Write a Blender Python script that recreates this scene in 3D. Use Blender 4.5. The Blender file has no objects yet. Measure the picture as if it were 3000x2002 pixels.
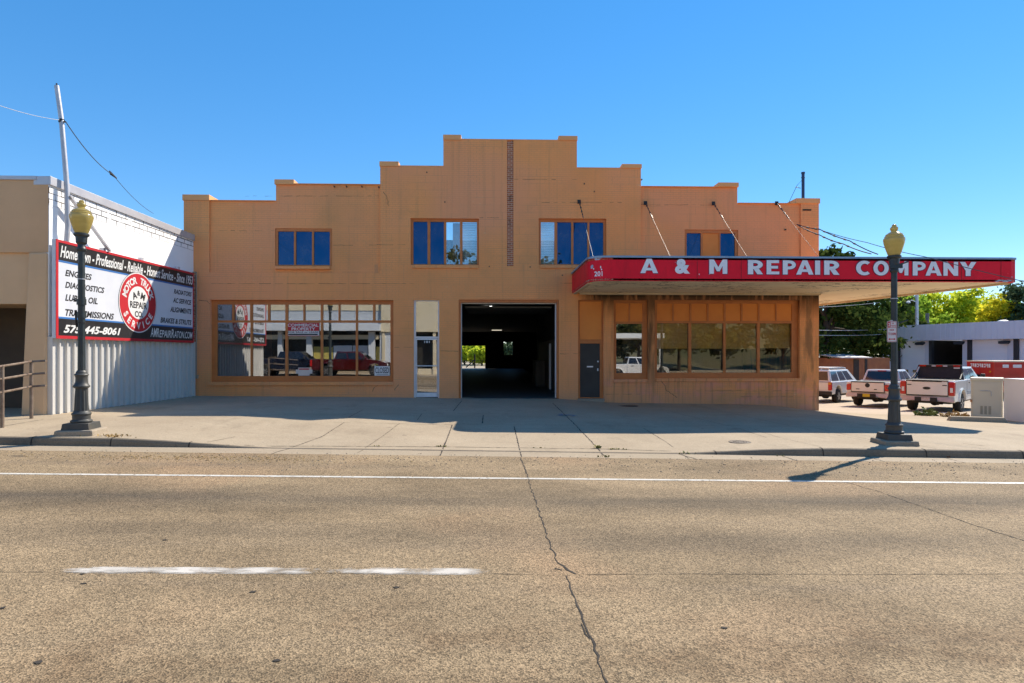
import bpy, bmesh, math, random
from mathutils import Vector, Matrix
R = math.radians
rnd = random.Random(7)
scn = bpy.context.scene
col = scn.collection

# ------------------------------------------------------------------ camera, sky, sun
CAMZ = 2.0
YAW = math.atan(0.03)                 # the shop front is not quite square to the lens
cd = bpy.data.cameras.new("camera"); cam = bpy.data.objects.new("camera", cd); col.objects.link(cam)
cam.location = (0, 0, CAMZ); cam.rotation_euler = (R(90), 0, -YAW)
cd.sensor_width = 36; cd.lens = 36 * 1385 / 2350; cd.shift_y = 28 / 2350
cd.clip_start = 0.1; cd.clip_end = 3000
scn.camera = cam
scn.view_settings.view_transform = 'Standard'; scn.view_settings.look = 'None'
scn.view_settings.exposure = 0.80; scn.view_settings.gamma = 1

SUN = Vector((0.80, 0.675, 1.0)).normalized()      # direction towards the sun
sun_el = math.asin(SUN.z)
w = bpy.data.worlds.new("World"); scn.world = w; w.use_nodes = True
nt = w.node_tree; bg = nt.nodes["Background"]; bg.inputs[1].default_value = 0.14
sky = nt.nodes.new("ShaderNodeTexSky"); sky.sky_type = 'NISHITA'; sky.sun_disc = False
sky.sun_elevation = sun_el; sky.sun_rotation = math.atan2(SUN.x, SUN.y)
sky.altitude = 2000; sky.air_density = 1.0; sky.dust_density = 0.0; sky.ozone_density = 2.5
gm = nt.nodes.new("ShaderNodeGamma"); gm.inputs[1].default_value = 0.62
hs = nt.nodes.new("ShaderNodeHueSaturation"); hs.inputs['Hue'].default_value = 0.503; hs.inputs['Saturation'].default_value = 1.70; hs.inputs['Value'].default_value = 1.56
nt.links.new(sky.outputs[0], gm.inputs[0]); nt.links.new(gm.outputs[0], hs.inputs['Color']); nt.links.new(hs.outputs[0], bg.inputs[0])
sd = bpy.data.lights.new("sun", 'SUN'); sun = bpy.data.objects.new("sun", sd); col.objects.link(sun)
sd.energy = 4.2; sd.angle = R(0.53); sd.color = (1.0, 0.90, 0.76)
sun.rotation_euler = SUN.to_track_quat('Z', 'Y').to_euler()
sun.location = (30, 25, 40)

# ------------------------------------------------------------------ measuring helpers
_c, _s = math.cos(YAW), math.sin(YAW)
def C(px, py, d):                     # point seen at px,py of the survey picture, d metres in front
    a = (px - 1175) / 1385 * d
    return Vector((a * _c + d * _s, d * _c - a * _s, CAMZ + (812 - py) / 1385 * d))
def P(px, py, Y=22.0):                # same, on an upright plane parallel to the shop front
    a = (px - 1175) / 1385
    return C(px, py, Y / (_c - a * _s))

# ------------------------------------------------------------------ materials
def srgb(r, g, b):
    f = lambda c: (c / 255 / 12.92) if c / 255 <= 0.04045 else ((c / 255 + 0.055) / 1.055) ** 2.4
    return (f(r), f(g), f(b), 1)
def lin(t): return (t[0], t[1], t[2], 1)
class NT:
    def __init__(s, name):
        s.m = bpy.data.materials.new(name); s.m.use_nodes = True; s.t = s.m.node_tree
        s.b = s.t.nodes["Principled BSDF"]; s.out = s.t.nodes["Material Output"]
    def n(s, typ, **kw):
        o = s.t.nodes.new("ShaderNode" + typ)
        for k, v in kw.items():
            if k.startswith("i_"):
                key = k[2:]; key = int(key) if key.isdigit() else key
                o.inputs[key].default_value = v
            else: setattr(o, k, v)
        return o
    def l(s, a, b): s.t.links.new(a, b)
    def pos(s, sc=(1, 1, 1), obj=False):
        g = s.n("TexCoord").outputs['Object'] if obj else s.n("NewGeometry").outputs['Position']
        mp = s.n("Mapping"); mp.inputs['Scale'].default_value = sc
        s.l(g, mp.inputs['Vector']); return mp.outputs[0]
    def noise(s, vec, scale, detail=4, rough=0.55):
        o = s.n("TexNoise"); o.inputs['Scale'].default_value = scale; o.inputs['Detail'].default_value = detail
        o.inputs['Roughness'].default_value = rough; s.l(vec, o.inputs['Vector']); return o.outputs['Fac']
    def ramp(s, fac, a, b, ca=(0, 0, 0, 1), cb=(1, 1, 1, 1)):
        o = s.n("ValToRGB"); e = o.color_ramp.elements
        e[0].position = a; e[0].color = ca; e[1].position = b; e[1].color = cb
        s.l(fac, o.inputs[0]); return o.outputs[0]
    def mix(s, fac, a, b, mode='MIX'):
        o = s.n("MixRGB", blend_type=mode)
        for sock, v in ((o.inputs[0], fac), (o.inputs[1], a), (o.inputs[2], b)):
            if hasattr(v, 'is_output'): s.l(v, sock)
            else: sock.default_value = v
        return o.outputs[0]
    def math(s, op, a, b=0.0, clamp=False):
        o = s.n("Math", operation=op, use_clamp=clamp)
        for sock, v in ((o.inputs[0], a), (o.inputs[1], b)):
            if hasattr(v, 'is_output'): s.l(v, sock)
            else: sock.default_value = v
        return o.outputs[0]
    def lr(s, fac, a, b): return s.math('DIVIDE', s.math('SUBTRACT', fac, a), b - a, True)
    def base(s, c): s.l(c, s.b.inputs['Base Color'])
    def bump(s, h, st=0.2, dist=0.02):
        o = s.n("Bump"); o.inputs['Strength'].default_value = st; o.inputs['Distance'].default_value = dist
        s.l(h, o.inputs['Height']); s.l(o.outputs[0], s.b.inputs['Normal'])
    def axis(s, i):
        x = s.n("SeparateXYZ"); s.l(s.n("NewGeometry").outputs['Position'], x.inputs[0]); return x.outputs[i]
def M(name, c, c2=None, rough=0.6, scale=2.0, metal=0.0, spec=0.4, bump=0.0, bscale=60, coat=0, obj=True, stretch=(1, 1, 1), lo=0.35, hi=0.65):
    k = NT(name); c = lin(c); c2 = lin(c2) if c2 else tuple([x * 0.82 for x in c[:3]] + [1])
    v = k.pos(stretch, obj); k.base(k.ramp(k.noise(v, scale, 5), lo, hi, c, c2))
    k.b.inputs['Roughness'].default_value = rough; k.b.inputs['Metallic'].default_value = metal
    k.b.inputs['Specular IOR Level'].default_value = spec; k.b.inputs['Coat Weight'].default_value = coat
    if bump: k.bump(k.noise(v, bscale, 3), bump)
    return k.m
def glass(name, refl, gcol=(1, 1, 1), tint=(0.8, 0.85, 0.85), rough=0.0, wob=0.0, dust=0.10):
    k = NT(name); k.t.nodes.remove(k.b)
    g = k.n("BsdfGlossy"); g.inputs['Color'].default_value = lin(gcol); g.inputs['Roughness'].default_value = rough
    t = k.n("BsdfTransparent"); t.inputs['Color'].default_value = lin(tint)
    fr = k.n("Fresnel"); fr.inputs['IOR'].default_value = 1.5
    f = k.math('ADD', k.math('MULTIPLY', fr.outputs[0], 1.0), refl, True)
    mx = k.n("MixShader"); k.l(f, mx.inputs[0]); k.l(t.outputs[0], mx.inputs[1]); k.l(g.outputs[0], mx.inputs[2])
    du = k.n("BsdfDiffuse"); du.inputs['Color'].default_value = (.5, .47, .42, 1); m2 = k.n("MixShader")      # dust on the pane
    k.l(k.math('MULTIPLY', k.ramp(k.noise(k.pos((1.2, 1, .8)), 1.5, 6, .7), .42, .72), dust), m2.inputs[0]); k.l(mx.outputs[0], m2.inputs[1]); k.l(du.outputs[0], m2.inputs[2]); mx = m2
    if wob:
        b = k.n("Bump"); b.inputs['Strength'].default_value = wob; b.inputs['Distance'].default_value = 0.01
        k.l(k.noise(k.pos((1, 1, 1)), 1.1, 1), b.inputs['Height']); k.l(b.outputs[0], g.inputs['Normal'])
    k.l(mx.outputs[0], k.out.inputs[0]); return k.m
def emit(name, c, st):
    k = NT(name); k.b.inputs['Base Color'].default_value = lin(c)
    k.b.inputs['Emission Color'].default_value = lin(c); k.b.inputs['Emission Strength'].default_value = st; return k.m

# ------------------------------------------------------------------ mesh helpers
ORG = {}
def tag(o, label=None, cat=None, group=None, kind=None):
    if label: o["label"] = label
    if cat: o["category"] = cat
    if group: o["group"] = group
    if kind: o["kind"] = kind
    return o
def thing(name, label, cat, loc=(0, 0, 0), rz=0.0, group=None, world=True):
    o = bpy.data.objects.new(name, None); col.objects.link(o); o.empty_display_size = 0.2
    o.location = loc; o.rotation_euler = (0, 0, rz); ORG[o.name] = Vector(loc) if world else Vector((0, 0, 0))
    return tag(o, label, cat, group)
_txt = {}
def glyphs(s, shear=0.0, bold=0.0, spacing=1.0):
    key = (s, shear, bold, spacing)
    if key not in _txt:
        cu = bpy.data.curves.new("letters", 'FONT'); cu.body = s; cu.size = 1; cu.shear = shear; cu.offset = bold
        cu.space_character = spacing; cu.resolution_u = 3; cu.fill_mode = 'FRONT'
        o = bpy.data.objects.new("letters", cu); col.objects.link(o)
        dg = bpy.context.evaluated_depsgraph_get(); dg.update()
        me = bpy.data.meshes.new_from_object(o.evaluated_get(dg))
        vs = [tuple(v.co) for v in me.vertices]; fs = [tuple(p.vertices) for p in me.polygons]
        bpy.data.objects.remove(o); bpy.data.curves.remove(cu); bpy.data.meshes.remove(me)
        _txt[key] = (vs, fs)
    return _txt[key]
class MB:
    def __init__(s): s.v = []; s.f = []; s.mi = []
    def add(s, vs, fs, mi=0):
        n = len(s.v); s.v += [Vector(v) for v in vs]; s.f += [[i + n for i in f] for f in fs]; s.mi += [mi] * len(fs); return s
    def quad(s, a, b, c, d, mi=0): return s.add([a, b, c, d], [(0, 1, 2, 3)], mi)
    def box(s, x0, x1, y0, y1, z0, z1, mi=0):
        v = [(x, y, z) for z in (z0, z1) for y in (y0, y1) for x in (x0, x1)]
        return s.add(v, [(0, 2, 3, 1), (4, 5, 7, 6), (0, 1, 5, 4), (2, 6, 7, 3), (0, 4, 6, 2), (1, 3, 7, 5)], mi)
    def hexa(s, b, t, mi=0):          # bottom 4, top 4 (same winding)
        return s.add(list(b) + list(t), [(3, 2, 1, 0), (4, 5, 6, 7), (0, 1, 5, 4), (1, 2, 6, 5), (2, 3, 7, 6), (3, 0, 4, 7)], mi)
    def bar(s, p, q, w, h, up=(0, 0, 1), mi=0):
        p, q = Vector(p), Vector(q); d = (q - p).normalized(); up = Vector(up)
        if abs(d.dot(up)) > 0.98: up = Vector((1, 0, 0))
        a = d.cross(up).normalized() * (w / 2); b = a.cross(d).normalized() * (h / 2)
        return s.hexa([p - a - b, p + a - b, p + a + b, p - a + b], [q - a - b, q + a - b, q + a + b, q - a + b], mi)
    def tube(s, pts, r, n=8, mi=0):
        pts = [Vector(p) for p in pts]; rs = r if isinstance(r, (list, tuple)) else [r] * len(pts)
        rings = []; ref = Vector((0.31, 0.17, 0.93))
        for i, p in enumerate(pts):
            d = (pts[min(i + 1, len(pts) - 1)] - pts[max(i - 1, 0)]).normalized()
            if abs(d.dot(ref)) > 0.95: ref = Vector((0.9, 0.3, 0.1))
            a = d.cross(ref).normalized(); b = d.cross(a)
            rings.append([p + (a * math.cos(6.2832 * k / n) + b * math.sin(6.2832 * k / n)) * rs[i] for k in range(n)])
        vs = [v for g in rings for v in g]; fs = []
        for i in range(len(pts) - 1):
            for k in range(n):
                fs.append((i * n + k, i * n + (k + 1) % n, (i + 1) * n + (k + 1) % n, (i + 1) * n + k))
        fs.append(tuple(range(n))[::-1]); fs.append(tuple(range((len(pts) - 1) * n, len(pts) * n)))
        return s.add(vs, fs, mi)
    def lathe(s, prof, n=20, o=(0, 0, 0), axis='Z', mi=0, flute=0, fl=0.0):
        vs = []; fs = []
        for r, z in prof:
            for k in range(n):
                a = 6.283185 * k / n; rr = r * (1 - (fl if flute and k % 2 else 0) * (1 if flute else 0))
                c, sn = rr * math.cos(a), rr * math.sin(a)
                vs.append({'Z': (o[0] + c, o[1] + sn, o[2] + z), 'X': (o[0] + z, o[1] + c, o[2] + sn), 'Y': (o[0] + sn, o[1] + z, o[2] + c)}[axis])
        for i in range(len(prof) - 1):
            for k in range(n): fs.append((i * n + k, i * n + (k + 1) % n, (i + 1) * n + (k + 1) % n, (i + 1) * n + k))
        fs.append(tuple(range(n))[::-1]); fs.append(tuple(range((len(prof) - 1) * n, len(prof) * n)))
        return s.add(vs, fs, mi)
    def prism(s, poly, f, a, b, mi=0):      # poly of 2d points, f(u,v,w) -> 3d, extruded w from a to b
        n = len(poly); vs = [f(u, v, a) for u, v in poly] + [f(u, v, b) for u, v in poly]
        fs = [tuple(range(n))[::-1], tuple(range(n, 2 * n))] + [(i, (i + 1) % n, n + (i + 1) % n, n + i) for i in range(n)]
        return s.add(vs, fs, mi)
    def text(s, body, f, u0, u1, v0, v1, th=0.004, shear=0.0, bold=0.02, mi=0, spacing=1.0):
        vs, fs = glyphs(body, shear, bold, spacing)
        if not vs: return s
        xa, xb = min(v[0] for v in vs), max(v[0] for v in vs); ya, yb = min(v[1] for v in vs), max(v[1] for v in vs)
        g = lambda v: f(u0 + (v[0] - xa) / (xb - xa) * (u1 - u0), v0 + (v[1] - ya) / (yb - ya) * (v1 - v0), th)
        return s.add([g(v) for v in vs], fs, mi)
    def build(s, name, mat, parent=None, label=None, cat=None, group=None, kind=None, smooth=0, bevel=0, bseg=2, fix=True):
        o0 = Vector((0, 0, 0))
        if parent is not None: o0 = ORG.get(parent.name, Vector((0, 0, 0)))
        elif not kind and s.v:
            o0 = Vector((sum(v.x for v in s.v) / len(s.v), sum(v.y for v in s.v) / len(s.v), min(v.z for v in s.v)))
        me = bpy.data.meshes.new(name); me.from_pydata([v - o0 for v in s.v], [], s.f)
        mats = mat if isinstance(mat, (list, tuple)) else [mat]
        for m in mats: me.materials.append(m)
        if len(mats) > 1: me.polygons.foreach_set("material_index", s.mi)
        if fix:
            bm = bmesh.new(); bm.from_mesh(me); bmesh.ops.recalc_face_normals(bm, faces=bm.faces); bm.to_mesh(me); bm.free()
        if smooth:
            me.polygons.foreach_set("use_smooth", [True] * len(me.polygons)); me.set_sharp_from_angle(angle=R(smooth))
        me.update()
        o = bpy.data.objects.new(name, me); col.objects.link(o)
        if parent is not None: o.parent = parent
        else: o.location = o0
        ORG[o.name] = o0
        if bevel:
            b = o.modifiers.new("edge", 'BEVEL'); b.width = bevel; b.segments = bseg; b.limit_method = 'ANGLE'; b.angle_limit = R(35)
            b.harden_normals = False
        return tag(o, label, cat, group, kind)
def cells(mb, xs, ys, zs, solid, mi=0):     # solid wall from a grid of cells, outer faces only
    xs, ys, zs = sorted(set(xs)), sorted(set(ys)), sorted(set(zs)); idx = {}
    S = {}
    for i in range(len(xs) - 1):
        for j in range(len(ys) - 1):
            for k in range(len(zs) - 1):
                if solid((xs[i] + xs[i + 1]) / 2, (ys[j] + ys[j + 1]) / 2, (zs[k] + zs[k + 1]) / 2): S[i, j, k] = 1
    base = len(mb.v)
    def vi(i, j, k):
        if (i, j, k) not in idx: idx[i, j, k] = len(mb.v); mb.v.append(Vector((xs[i], ys[j], zs[k])))
        return idx[i, j, k]
    F = {(-1, 0, 0): [(0, 0, 0), (0, 0, 1), (0, 1, 1), (0, 1, 0)], (1, 0, 0): [(1, 0, 0), (1, 1, 0), (1, 1, 1), (1, 0, 1)],
         (0, -1, 0): [(0, 0, 0), (1, 0, 0), (1, 0, 1), (0, 0, 1)], (0, 1, 0): [(0, 1, 0), (0, 1, 1), (1, 1, 1), (1, 1, 0)],
         (0, 0, -1): [(0, 0, 0), (0, 1, 0), (1, 1, 0), (1, 0, 0)], (0, 0, 1): [(0, 0, 1), (1, 0, 1), (1, 1, 1), (0, 1, 1)]}
    for (i, j, k) in S:
        for d, q in F.items():
            if (i + d[0], j + d[1], k + d[2]) not in S:
                mb.f.append([vi(i + a, j + b, k + c) for a, b, c in q]); mb.mi.append(mi)
    return mb
def copy_tree(o, parent=None):
    c = o.copy(); col.objects.link(c); c.parent = parent
    for ch in list(o.children): copy_tree(ch, c)
    return c
def interp(pts, x):
    if x <= pts[0][0]: return pts[0][1]
    for (a, b), (c, d) in zip(pts, pts[1:]):
        if x <= c:
            t = (x - a) / (c - a); return b + (d - b) * t
    return pts[-1][1]
# ------------------------------------------------------------------ ground heights
def xc(x): return max(-15, min(15, x)) 
def kerb_h(x): return interp([(-7.4, .16), (-6.6, .13), (-4.7, .014), (3.8, .014), (5.6, .12), (6.9, .16)], x)
ROWS = [
 (-6.0, lambda x: -0.0165 * xc(x)), (9.7, lambda x: -0.0165 * xc(x)), (11.55, lambda x: .035 - 0.0178 * xc(x)),
 (12.2, lambda x: .022 - 0.0185 * xc(x)), (12.36, lambda x: .022 - 0.0185 * xc(x) + kerb_h(x)),
 (15.3, lambda x: interp([(-30, .62), (-11.2, .50), (-9.5, .41), (-6.5, .40), (-3.5, .24), (-1, .085), (4.2, .03), (6, .035), (12, 0), (16, -.09), (40, -.4)], x)),
 (22.0, lambda x: interp([(-30, .7), (-11.6, .5), (-3.55, .42), (-1.7, .384), (2.5, .352), (3.2, .304), (4, .215), (6, .18), (8.9, .136), (10.3, .1), (11.5, -.07), (14, -.25), (18, -.32), (40, -.6)], x)),
 (27.0, lambda x: interp([(-30, .6), (8, .3), (11.4, -.33), (15, -.55), (20, -.62), (40, -.8)], x)),
 (34.0, lambda x: interp([(-30, .6), (8, .2), (11.4, -.6), (20, -.8), (40, -.95)], x)),
 (60.0, lambda x: interp([(-30, .5), (8, .4), (14, -1.0), (40, -1.1)], x)),
 (90.0, lambda x: interp([(-30, .5), (8, .4), (14, -1.0), (40, -1.1)], x))]
def gz(x, y):
    if y <= ROWS[0][0]: return ROWS[0][1](x)
    for (ya, fa), (yb, fb) in zip(ROWS, ROWS[1:]):
        if y <= yb:
            t = (y - ya) / (yb - ya); return fa(x) * (1 - t) + fb(x) * t
    return ROWS[-1][1](x)
def G(px, py):                        # where the ray through px,py meets the ground
    d = 2.0
    while d < 120:
        p = C(px, py, d)
        if p.z <= gz(p.x, p.y):
            a, b = d - 0.1, d
            for _ in range(20):
                m = (a + b) / 2; q = C(px, py, m)
                if q.z <= gz(q.x, q.y): b = m
                else: a = m
            q = C(px, py, b); return Vector((q.x, q.y, gz(q.x, q.y)))
        d += 0.1
    return C(px, py, 120)
def sheet(name, xs, ys, mat, dz=0.0, mb=None, **kw):
    mb = mb or MB(); n = len(mb.v); nx = len(xs)
    vs = [(x, y, gz(x, y) + dz) for y in ys for x in xs]
    fs = [(j * nx + i, j * nx + i + 1, (j + 1) * nx + i + 1, (j + 1) * nx + i) for j in range(len(ys) - 1) for i in range(nx - 1)]
    mb.add(vs, fs)
    return mb.build(name, mat, kind='structure', fix=False, smooth=60, **kw)
def rng(a, b, st):
    n = max(1, int(round((b - a) / st))); return [a + (b - a) * i / n for i in range(n + 1)]

# asphalt: bleached aggregate, wheel wear along the lane, oil
def make_asphalt():
    k = NT("asphalt"); p = k.pos()
    tone = k.ramp(k.noise(k.pos((.5, 1, 1)), 0.6, 6, .65), .34, .66, lin((.195, .147, .09)), lin((.345, .262, .163)))
    warm = k.ramp(k.noise(p, 0.25, 3), .52, .68)
    tone = k.mix(k.math('MULTIPLY', warm, .6), tone, lin((.37, .245, .145)))
    st = k.noise(k.pos((.06, 1.5, 1)), 1.0, 5, .65)
    y = k.axis(1)
    def band(c, wd):
        return k.math('SUBTRACT', 1.0, k.math('DIVIDE', k.math('ABSOLUTE', k.math('SUBTRACT', y, c)), wd), True)
    bands = k.math('ADD', k.math('MULTIPLY', band(8.3, .85), 1.0), k.math('MULTIPLY', band(6.6, .6), .55))
    dark = k.math('MULTIPLY', k.math('MULTIPLY', bands, k.ramp(st, .16, .52)), k.ramp(k.noise(k.pos((.10, .5, 1)), 1.0, 4, .6), .26, .54), True)
    tone = k.mix(k.math('MULTIPLY', dark, .9), tone, lin((.09, .075, .056)))
    str2 = k.ramp(st, .55, .75); tone = k.mix(k.math('MULTIPLY', str2, .45), tone, lin((.19, .15, .11)))
    yy = k.math('SUBTRACT', 1.0, k.lr(y, 4.1, 5.3)); pt = k.ramp(k.noise(k.pos((.8, 1.1, 1)), 1.0, 6, .7), .47, .62)     # brown tracked-in dirt near the lane
    tone = k.mix(k.math('MULTIPLY', k.math('MULTIPLY', yy, pt), .6), tone, lin((.15, .098, .055)))
    # speckle of stones
    v = k.n("TexVoronoi"); v.inputs['Scale'].default_value = 95; k.l(p, v.inputs['Vector'])
    x = k.n("SeparateXYZ"); k.l(v.outputs['Color'], x.inputs[0])
    sp = k.ramp(x.outputs[0], 0.0, 1.0, lin((.40, .40, .39)), lin((1.55, 1.50, 1.44)))
    tone = k.mix(1.0, tone, sp, 'MULTIPLY')
    v2 = k.n("TexVoronoi"); v2.inputs['Scale'].default_value = 28; k.l(p, v2.inputs['Vector'])
    x2 = k.n("SeparateXYZ"); k.l(v2.outputs['Color'], x2.inputs[0])
    tone = k.mix(1.0, tone, k.ramp(x2.outputs[1], 0.0, 1.0, lin((.90, .90, .90)), lin((1.09, 1.085, 1.08))), 'MULTIPLY')
    pit = k.ramp(k.noise(p, 34, 2, .5), .60, .68)
    tone = k.mix(k.math('MULTIPLY', pit, .35), tone, lin((.06, .05, .04)))
    spot = k.ramp(k.noise(k.pos((.6, 1, 1)), 1.3, 2), .73, .78)
    tone = k.mix(k.math('MULTIPLY', spot, .5), tone, lin((.05, .045, .04)))
    k.base(tone); k.b.inputs['Roughness'].default_value = .9; k.b.inputs['Specular IOR Level'].default_value = .2
    k.bump(v.outputs['Distance'], .55, .008); return k.m
def make_concrete(name, c1, c2, c3, spec=.2):
    k = NT(name); p = k.pos()
    t = k.ramp(k.noise(p, .5, 6, .6), .36, .66, lin(c1), lin(c2))
    t = k.mix(k.math('MULTIPLY', k.ramp(k.noise(k.pos((.35, 1, 1)), 1.3, 6, .7), .52, .74), .5), t, lin(c3))
    v = k.n("TexVoronoi"); v.inputs['Scale'].default_value = 60; k.l(p, v.inputs['Vector'])
    x = k.n("SeparateXYZ"); k.l(v.outputs['Color'], x.inputs[0])
    t = k.mix(1.0, t, k.ramp(x.outputs[0], 0, 1, lin((.86, .86, .86)), lin((1.12, 1.12, 1.12))), 'MULTIPLY')
    t = k.mix(k.math('MULTIPLY', k.ramp(k.noise(k.pos((1, .5, 1)), .9, 6, .72), .56, .72), .38), t, lin(tuple(v * .55 for v in c3)))
    sp = k.ramp(k.noise(p, 4.5, 2), .70, .74); t = k.mix(k.math('MULTIPLY', sp, .45), t, lin((.12, .1, .08)))
    k.base(t); k.b.inputs['Roughness'].default_value = .85; k.b.inputs['Specular IOR Level'].default_value = spec
    k.bump(k.noise(p, 45, 3), .12, .01); return k.m
m_asph = make_asphalt()
m_conc = make_concrete("pavement_concrete", (.36, .287, .198), (.42, .34, .238), (.285, .223, .153))
m_pan = make_concrete("gutter_concrete", (.345, .28, .195), (.39, .315, .225), (.27, .215, .15))
m_kerb = make_concrete("kerb_concrete", (.30, .25, .185), (.36, .30, .225), (.19, .155, .115))
m_lot = make_concrete("lot_concrete", (.43, .345, .25), (.48, .39, .285), (.36, .29, .21))
m_kface = make_concrete("kerb_face_shade", (.19, .155, .11), (.24, .195, .14), (.11, .09, .065))  # darker concrete: the shade on the sunless kerb face is put into its colour
m_crack = M("crack_dark", (.035, .03, .025), (.06, .05, .04), .95, 8)
m_joint = M("joint_dirt", (.085, .068, .048), (.15, .12, .085), .95, 3)
m_paintw = None
def make_line():
    k = NT("road_paint"); p = k.pos()
    k.base(k.ramp(k.noise(p, 3, 4), .3, .7, lin((.56, .53, .46)), lin((.70, .67, .60))))
    tr = k.n("BsdfTransparent"); mx = k.n("MixShader")
    f = k.ramp(k.noise(p, 14, 5, .75), .55, .64)
    k.l(f, mx.inputs[0]); k.l(k.b.outputs[0], mx.inputs[1]); k.l(tr.outputs[0], mx.inputs[2]); k.l(mx.outputs[0], k.out.inputs[0]); return k.m
m_line = make_line()
def make_worn():
    k = NT("worn_road_paint"); p = k.pos()
    k.base(k.ramp(k.noise(p, 3, 4), .3, .7, lin((.50, .46, .39)), lin((.66, .61, .53))))
    tr = k.n("BsdfTransparent"); mx = k.n("MixShader")
    e = k.n("Attribute"); e.attribute_name = "edge"
    a = k.math('ADD', k.math('MULTIPLY', k.noise(k.pos((.5, 1.4, 1)), 7, 6, .75), .95), e.outputs['Fac'])
    f = k.ramp(a, .44, .70); k.l(f, mx.inputs[0]); k.l(k.b.outputs[0], mx.inputs[1]); k.l(tr.outputs[0], mx.inputs[2]); k.l(mx.outputs[0], k.out.inputs[0]); return k.m
m_worn = make_worn()
m_dirt = M("dry_earth", (.30, .24, .165), (.42, .35, .25), .95, .6, bump=.3, bscale=8)

mb = MB(); mb.quad((-900, -900, -1.45), (900, -900, -1.45), (900, 1500, -1.45), (-900, 1500, -1.45))
mb.build('ground', m_dirt, kind='structure', fix=False)
XW = rng(-90, -16, 9) + rng(-15, 15, 1) + rng(16, 90, 9)
XF = rng(-90, -21, 9) + rng(-20, -12.5, 1.5) + rng(-12, 18, .5) + rng(19, 91, 9)
sheet('road', XW, [-4.6, 0, 3, 6, 8, 9.7, 10.6, 11.55], m_asph)
sheet('gutter', XF, [11.55, 11.8, 12.0, 12.2], m_pan)
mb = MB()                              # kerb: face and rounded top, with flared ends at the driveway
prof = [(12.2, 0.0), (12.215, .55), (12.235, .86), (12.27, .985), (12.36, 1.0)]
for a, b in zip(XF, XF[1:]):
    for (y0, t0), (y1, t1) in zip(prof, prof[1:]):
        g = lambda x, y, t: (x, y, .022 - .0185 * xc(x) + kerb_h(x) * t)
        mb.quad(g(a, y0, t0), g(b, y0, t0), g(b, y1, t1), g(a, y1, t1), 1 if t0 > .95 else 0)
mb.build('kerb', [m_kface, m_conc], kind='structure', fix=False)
sheet('pavement', XF, rng(12.36, 15.3, .5) + rng(15.9, 22.4, .65), m_conc)
sheet('parking_lot', rng(11.35, 20, .9) + rng(22, 90, 8), [22.4, 24, 27, 30, 34, 40, 50, 60, 90], m_lot)
sheet('rear_yard', rng(-60, 12, 6), [61.0, 70, 80, 90], m_dirt)

def strip(mb, pts, wd, dz=.004, jit=0.0, step=.18):
    rows = []
    for a, b in zip(pts, pts[1:]):
        n = max(1, int((b - a).length / step)); 
        for i in range(n): rows.append(a.lerp(b, i / n))
    rows.append(pts[-1].copy()); out = []
    for i, p in enumerate(rows):
        d = rows[min(i + 1, len(rows) - 1)] - rows[max(i - 1, 0)]; nrm = Vector((-d.y, d.x, 0)).normalized()
        p = p + nrm * rnd.uniform(-jit, jit); hw = wd / 2 * (rnd.uniform(.35, 1.35) if jit else 1)
        l, r = p + nrm * hw, p - nrm * hw
        out.append((Vector((l.x, l.y, gz(l.x, l.y) + dz)), Vector((r.x, r.y, gz(r.x, r.y) + dz))))
    for (a, b), (c, d) in zip(out, out[1:]): mb.quad(a, c, d, b)
    return mb
# edge line and worn lane line
mb = MB(); a, b, c_ = G(2, 1087.5), G(1175, 1098.5), G(2348, 1109.5)
ex = lambda p, q, x: p + (q - p) * ((x - p.x) / (q.x - p.x))
strip(mb, [ex(a, b, -40), a, b, c_, ex(b, c_, 40)], .10, .004, 0, .6)
mb.build('edge_line', m_line, kind='structure', fix=False)
mb = MB(); att = []
p, q = G(132, 1309), G(1142, 1312.5); n = 110
for i in range(n):
    for j in range(6):
        u0, u1 = i / n, (i + 1) / n; w0, w1 = (j / 6 - .5) * .17, ((j + 1) / 6 - .5) * .17
        cc = [(u0, w0), (u1, w0), (u1, w1), (u0, w1)]
        mb.add([(p.x + (q.x - p.x) * u, p.y + (q.y - p.y) * u + v, gz(p.x + (q.x - p.x) * u, 5.7) + .004) for u, v in cc], [(0, 1, 2, 3)])
        att += [max(0, (abs(v) / .085 - .5) * .34) + max(0, .05 - u) * 5 + max(0, u - .95) * 5 + .26 * max(0, 1 - abs(u - .592) / .05) ** .5 + .05 * math.sin(u * 40) for u, v in cc]
o = mb.build('lane_line', m_worn, kind='structure', fix=False)
at = o.data.attributes.new("edge", 'FLOAT', 'POINT'); at.data.foreach_set("value", att)

def dstrip(name, mat, lines):
    mb = MB()
    for pts, wd, jit in lines: strip(mb, [G(*p) for p in pts], wd, .004, jit, .07 if jit else .3)
    return mb.build(name, mat, kind='structure', fix=False)
dstrip('road_cracks', m_crack, [
 ([(1213, 1102), (1222, 1130), (1240, 1185), (1258, 1240), (1280, 1292)], .014, .016),
 ([(1280, 1292), (1302, 1308), (1318, 1318)], .026, .015), ([(1272, 1306), (1290, 1309)], .02, .012),
 ([(1302, 1322), (1310, 1355), (1330, 1400), (1345, 1445), (1362, 1480), (1375, 1520), (1392, 1568)], .015, .012),
 ([(1332, 1432), (1352, 1468)], .01, .008),
 ([(1935, 1105), (2020, 1130), (2120, 1165), (2235, 1205), (2350, 1242), (2440, 1275)], .016, .012),
 ([(0, 1313.5), (160, 1314), (700, 1317), (1120, 1317), (1275, 1321)], .007, .006),
 ([(1320, 1319), (1600, 1318), (2000, 1319), (2350, 1318)], .007, .006),
 ([(2010, 1312), (2070, 1322), (2110, 1330)], .006, .01),
 ([(1195, 1052), (1205, 1075), (1213, 1100)], .02, .012), ([(455, 1098), (480, 1090)], .012, .01)])
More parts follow.
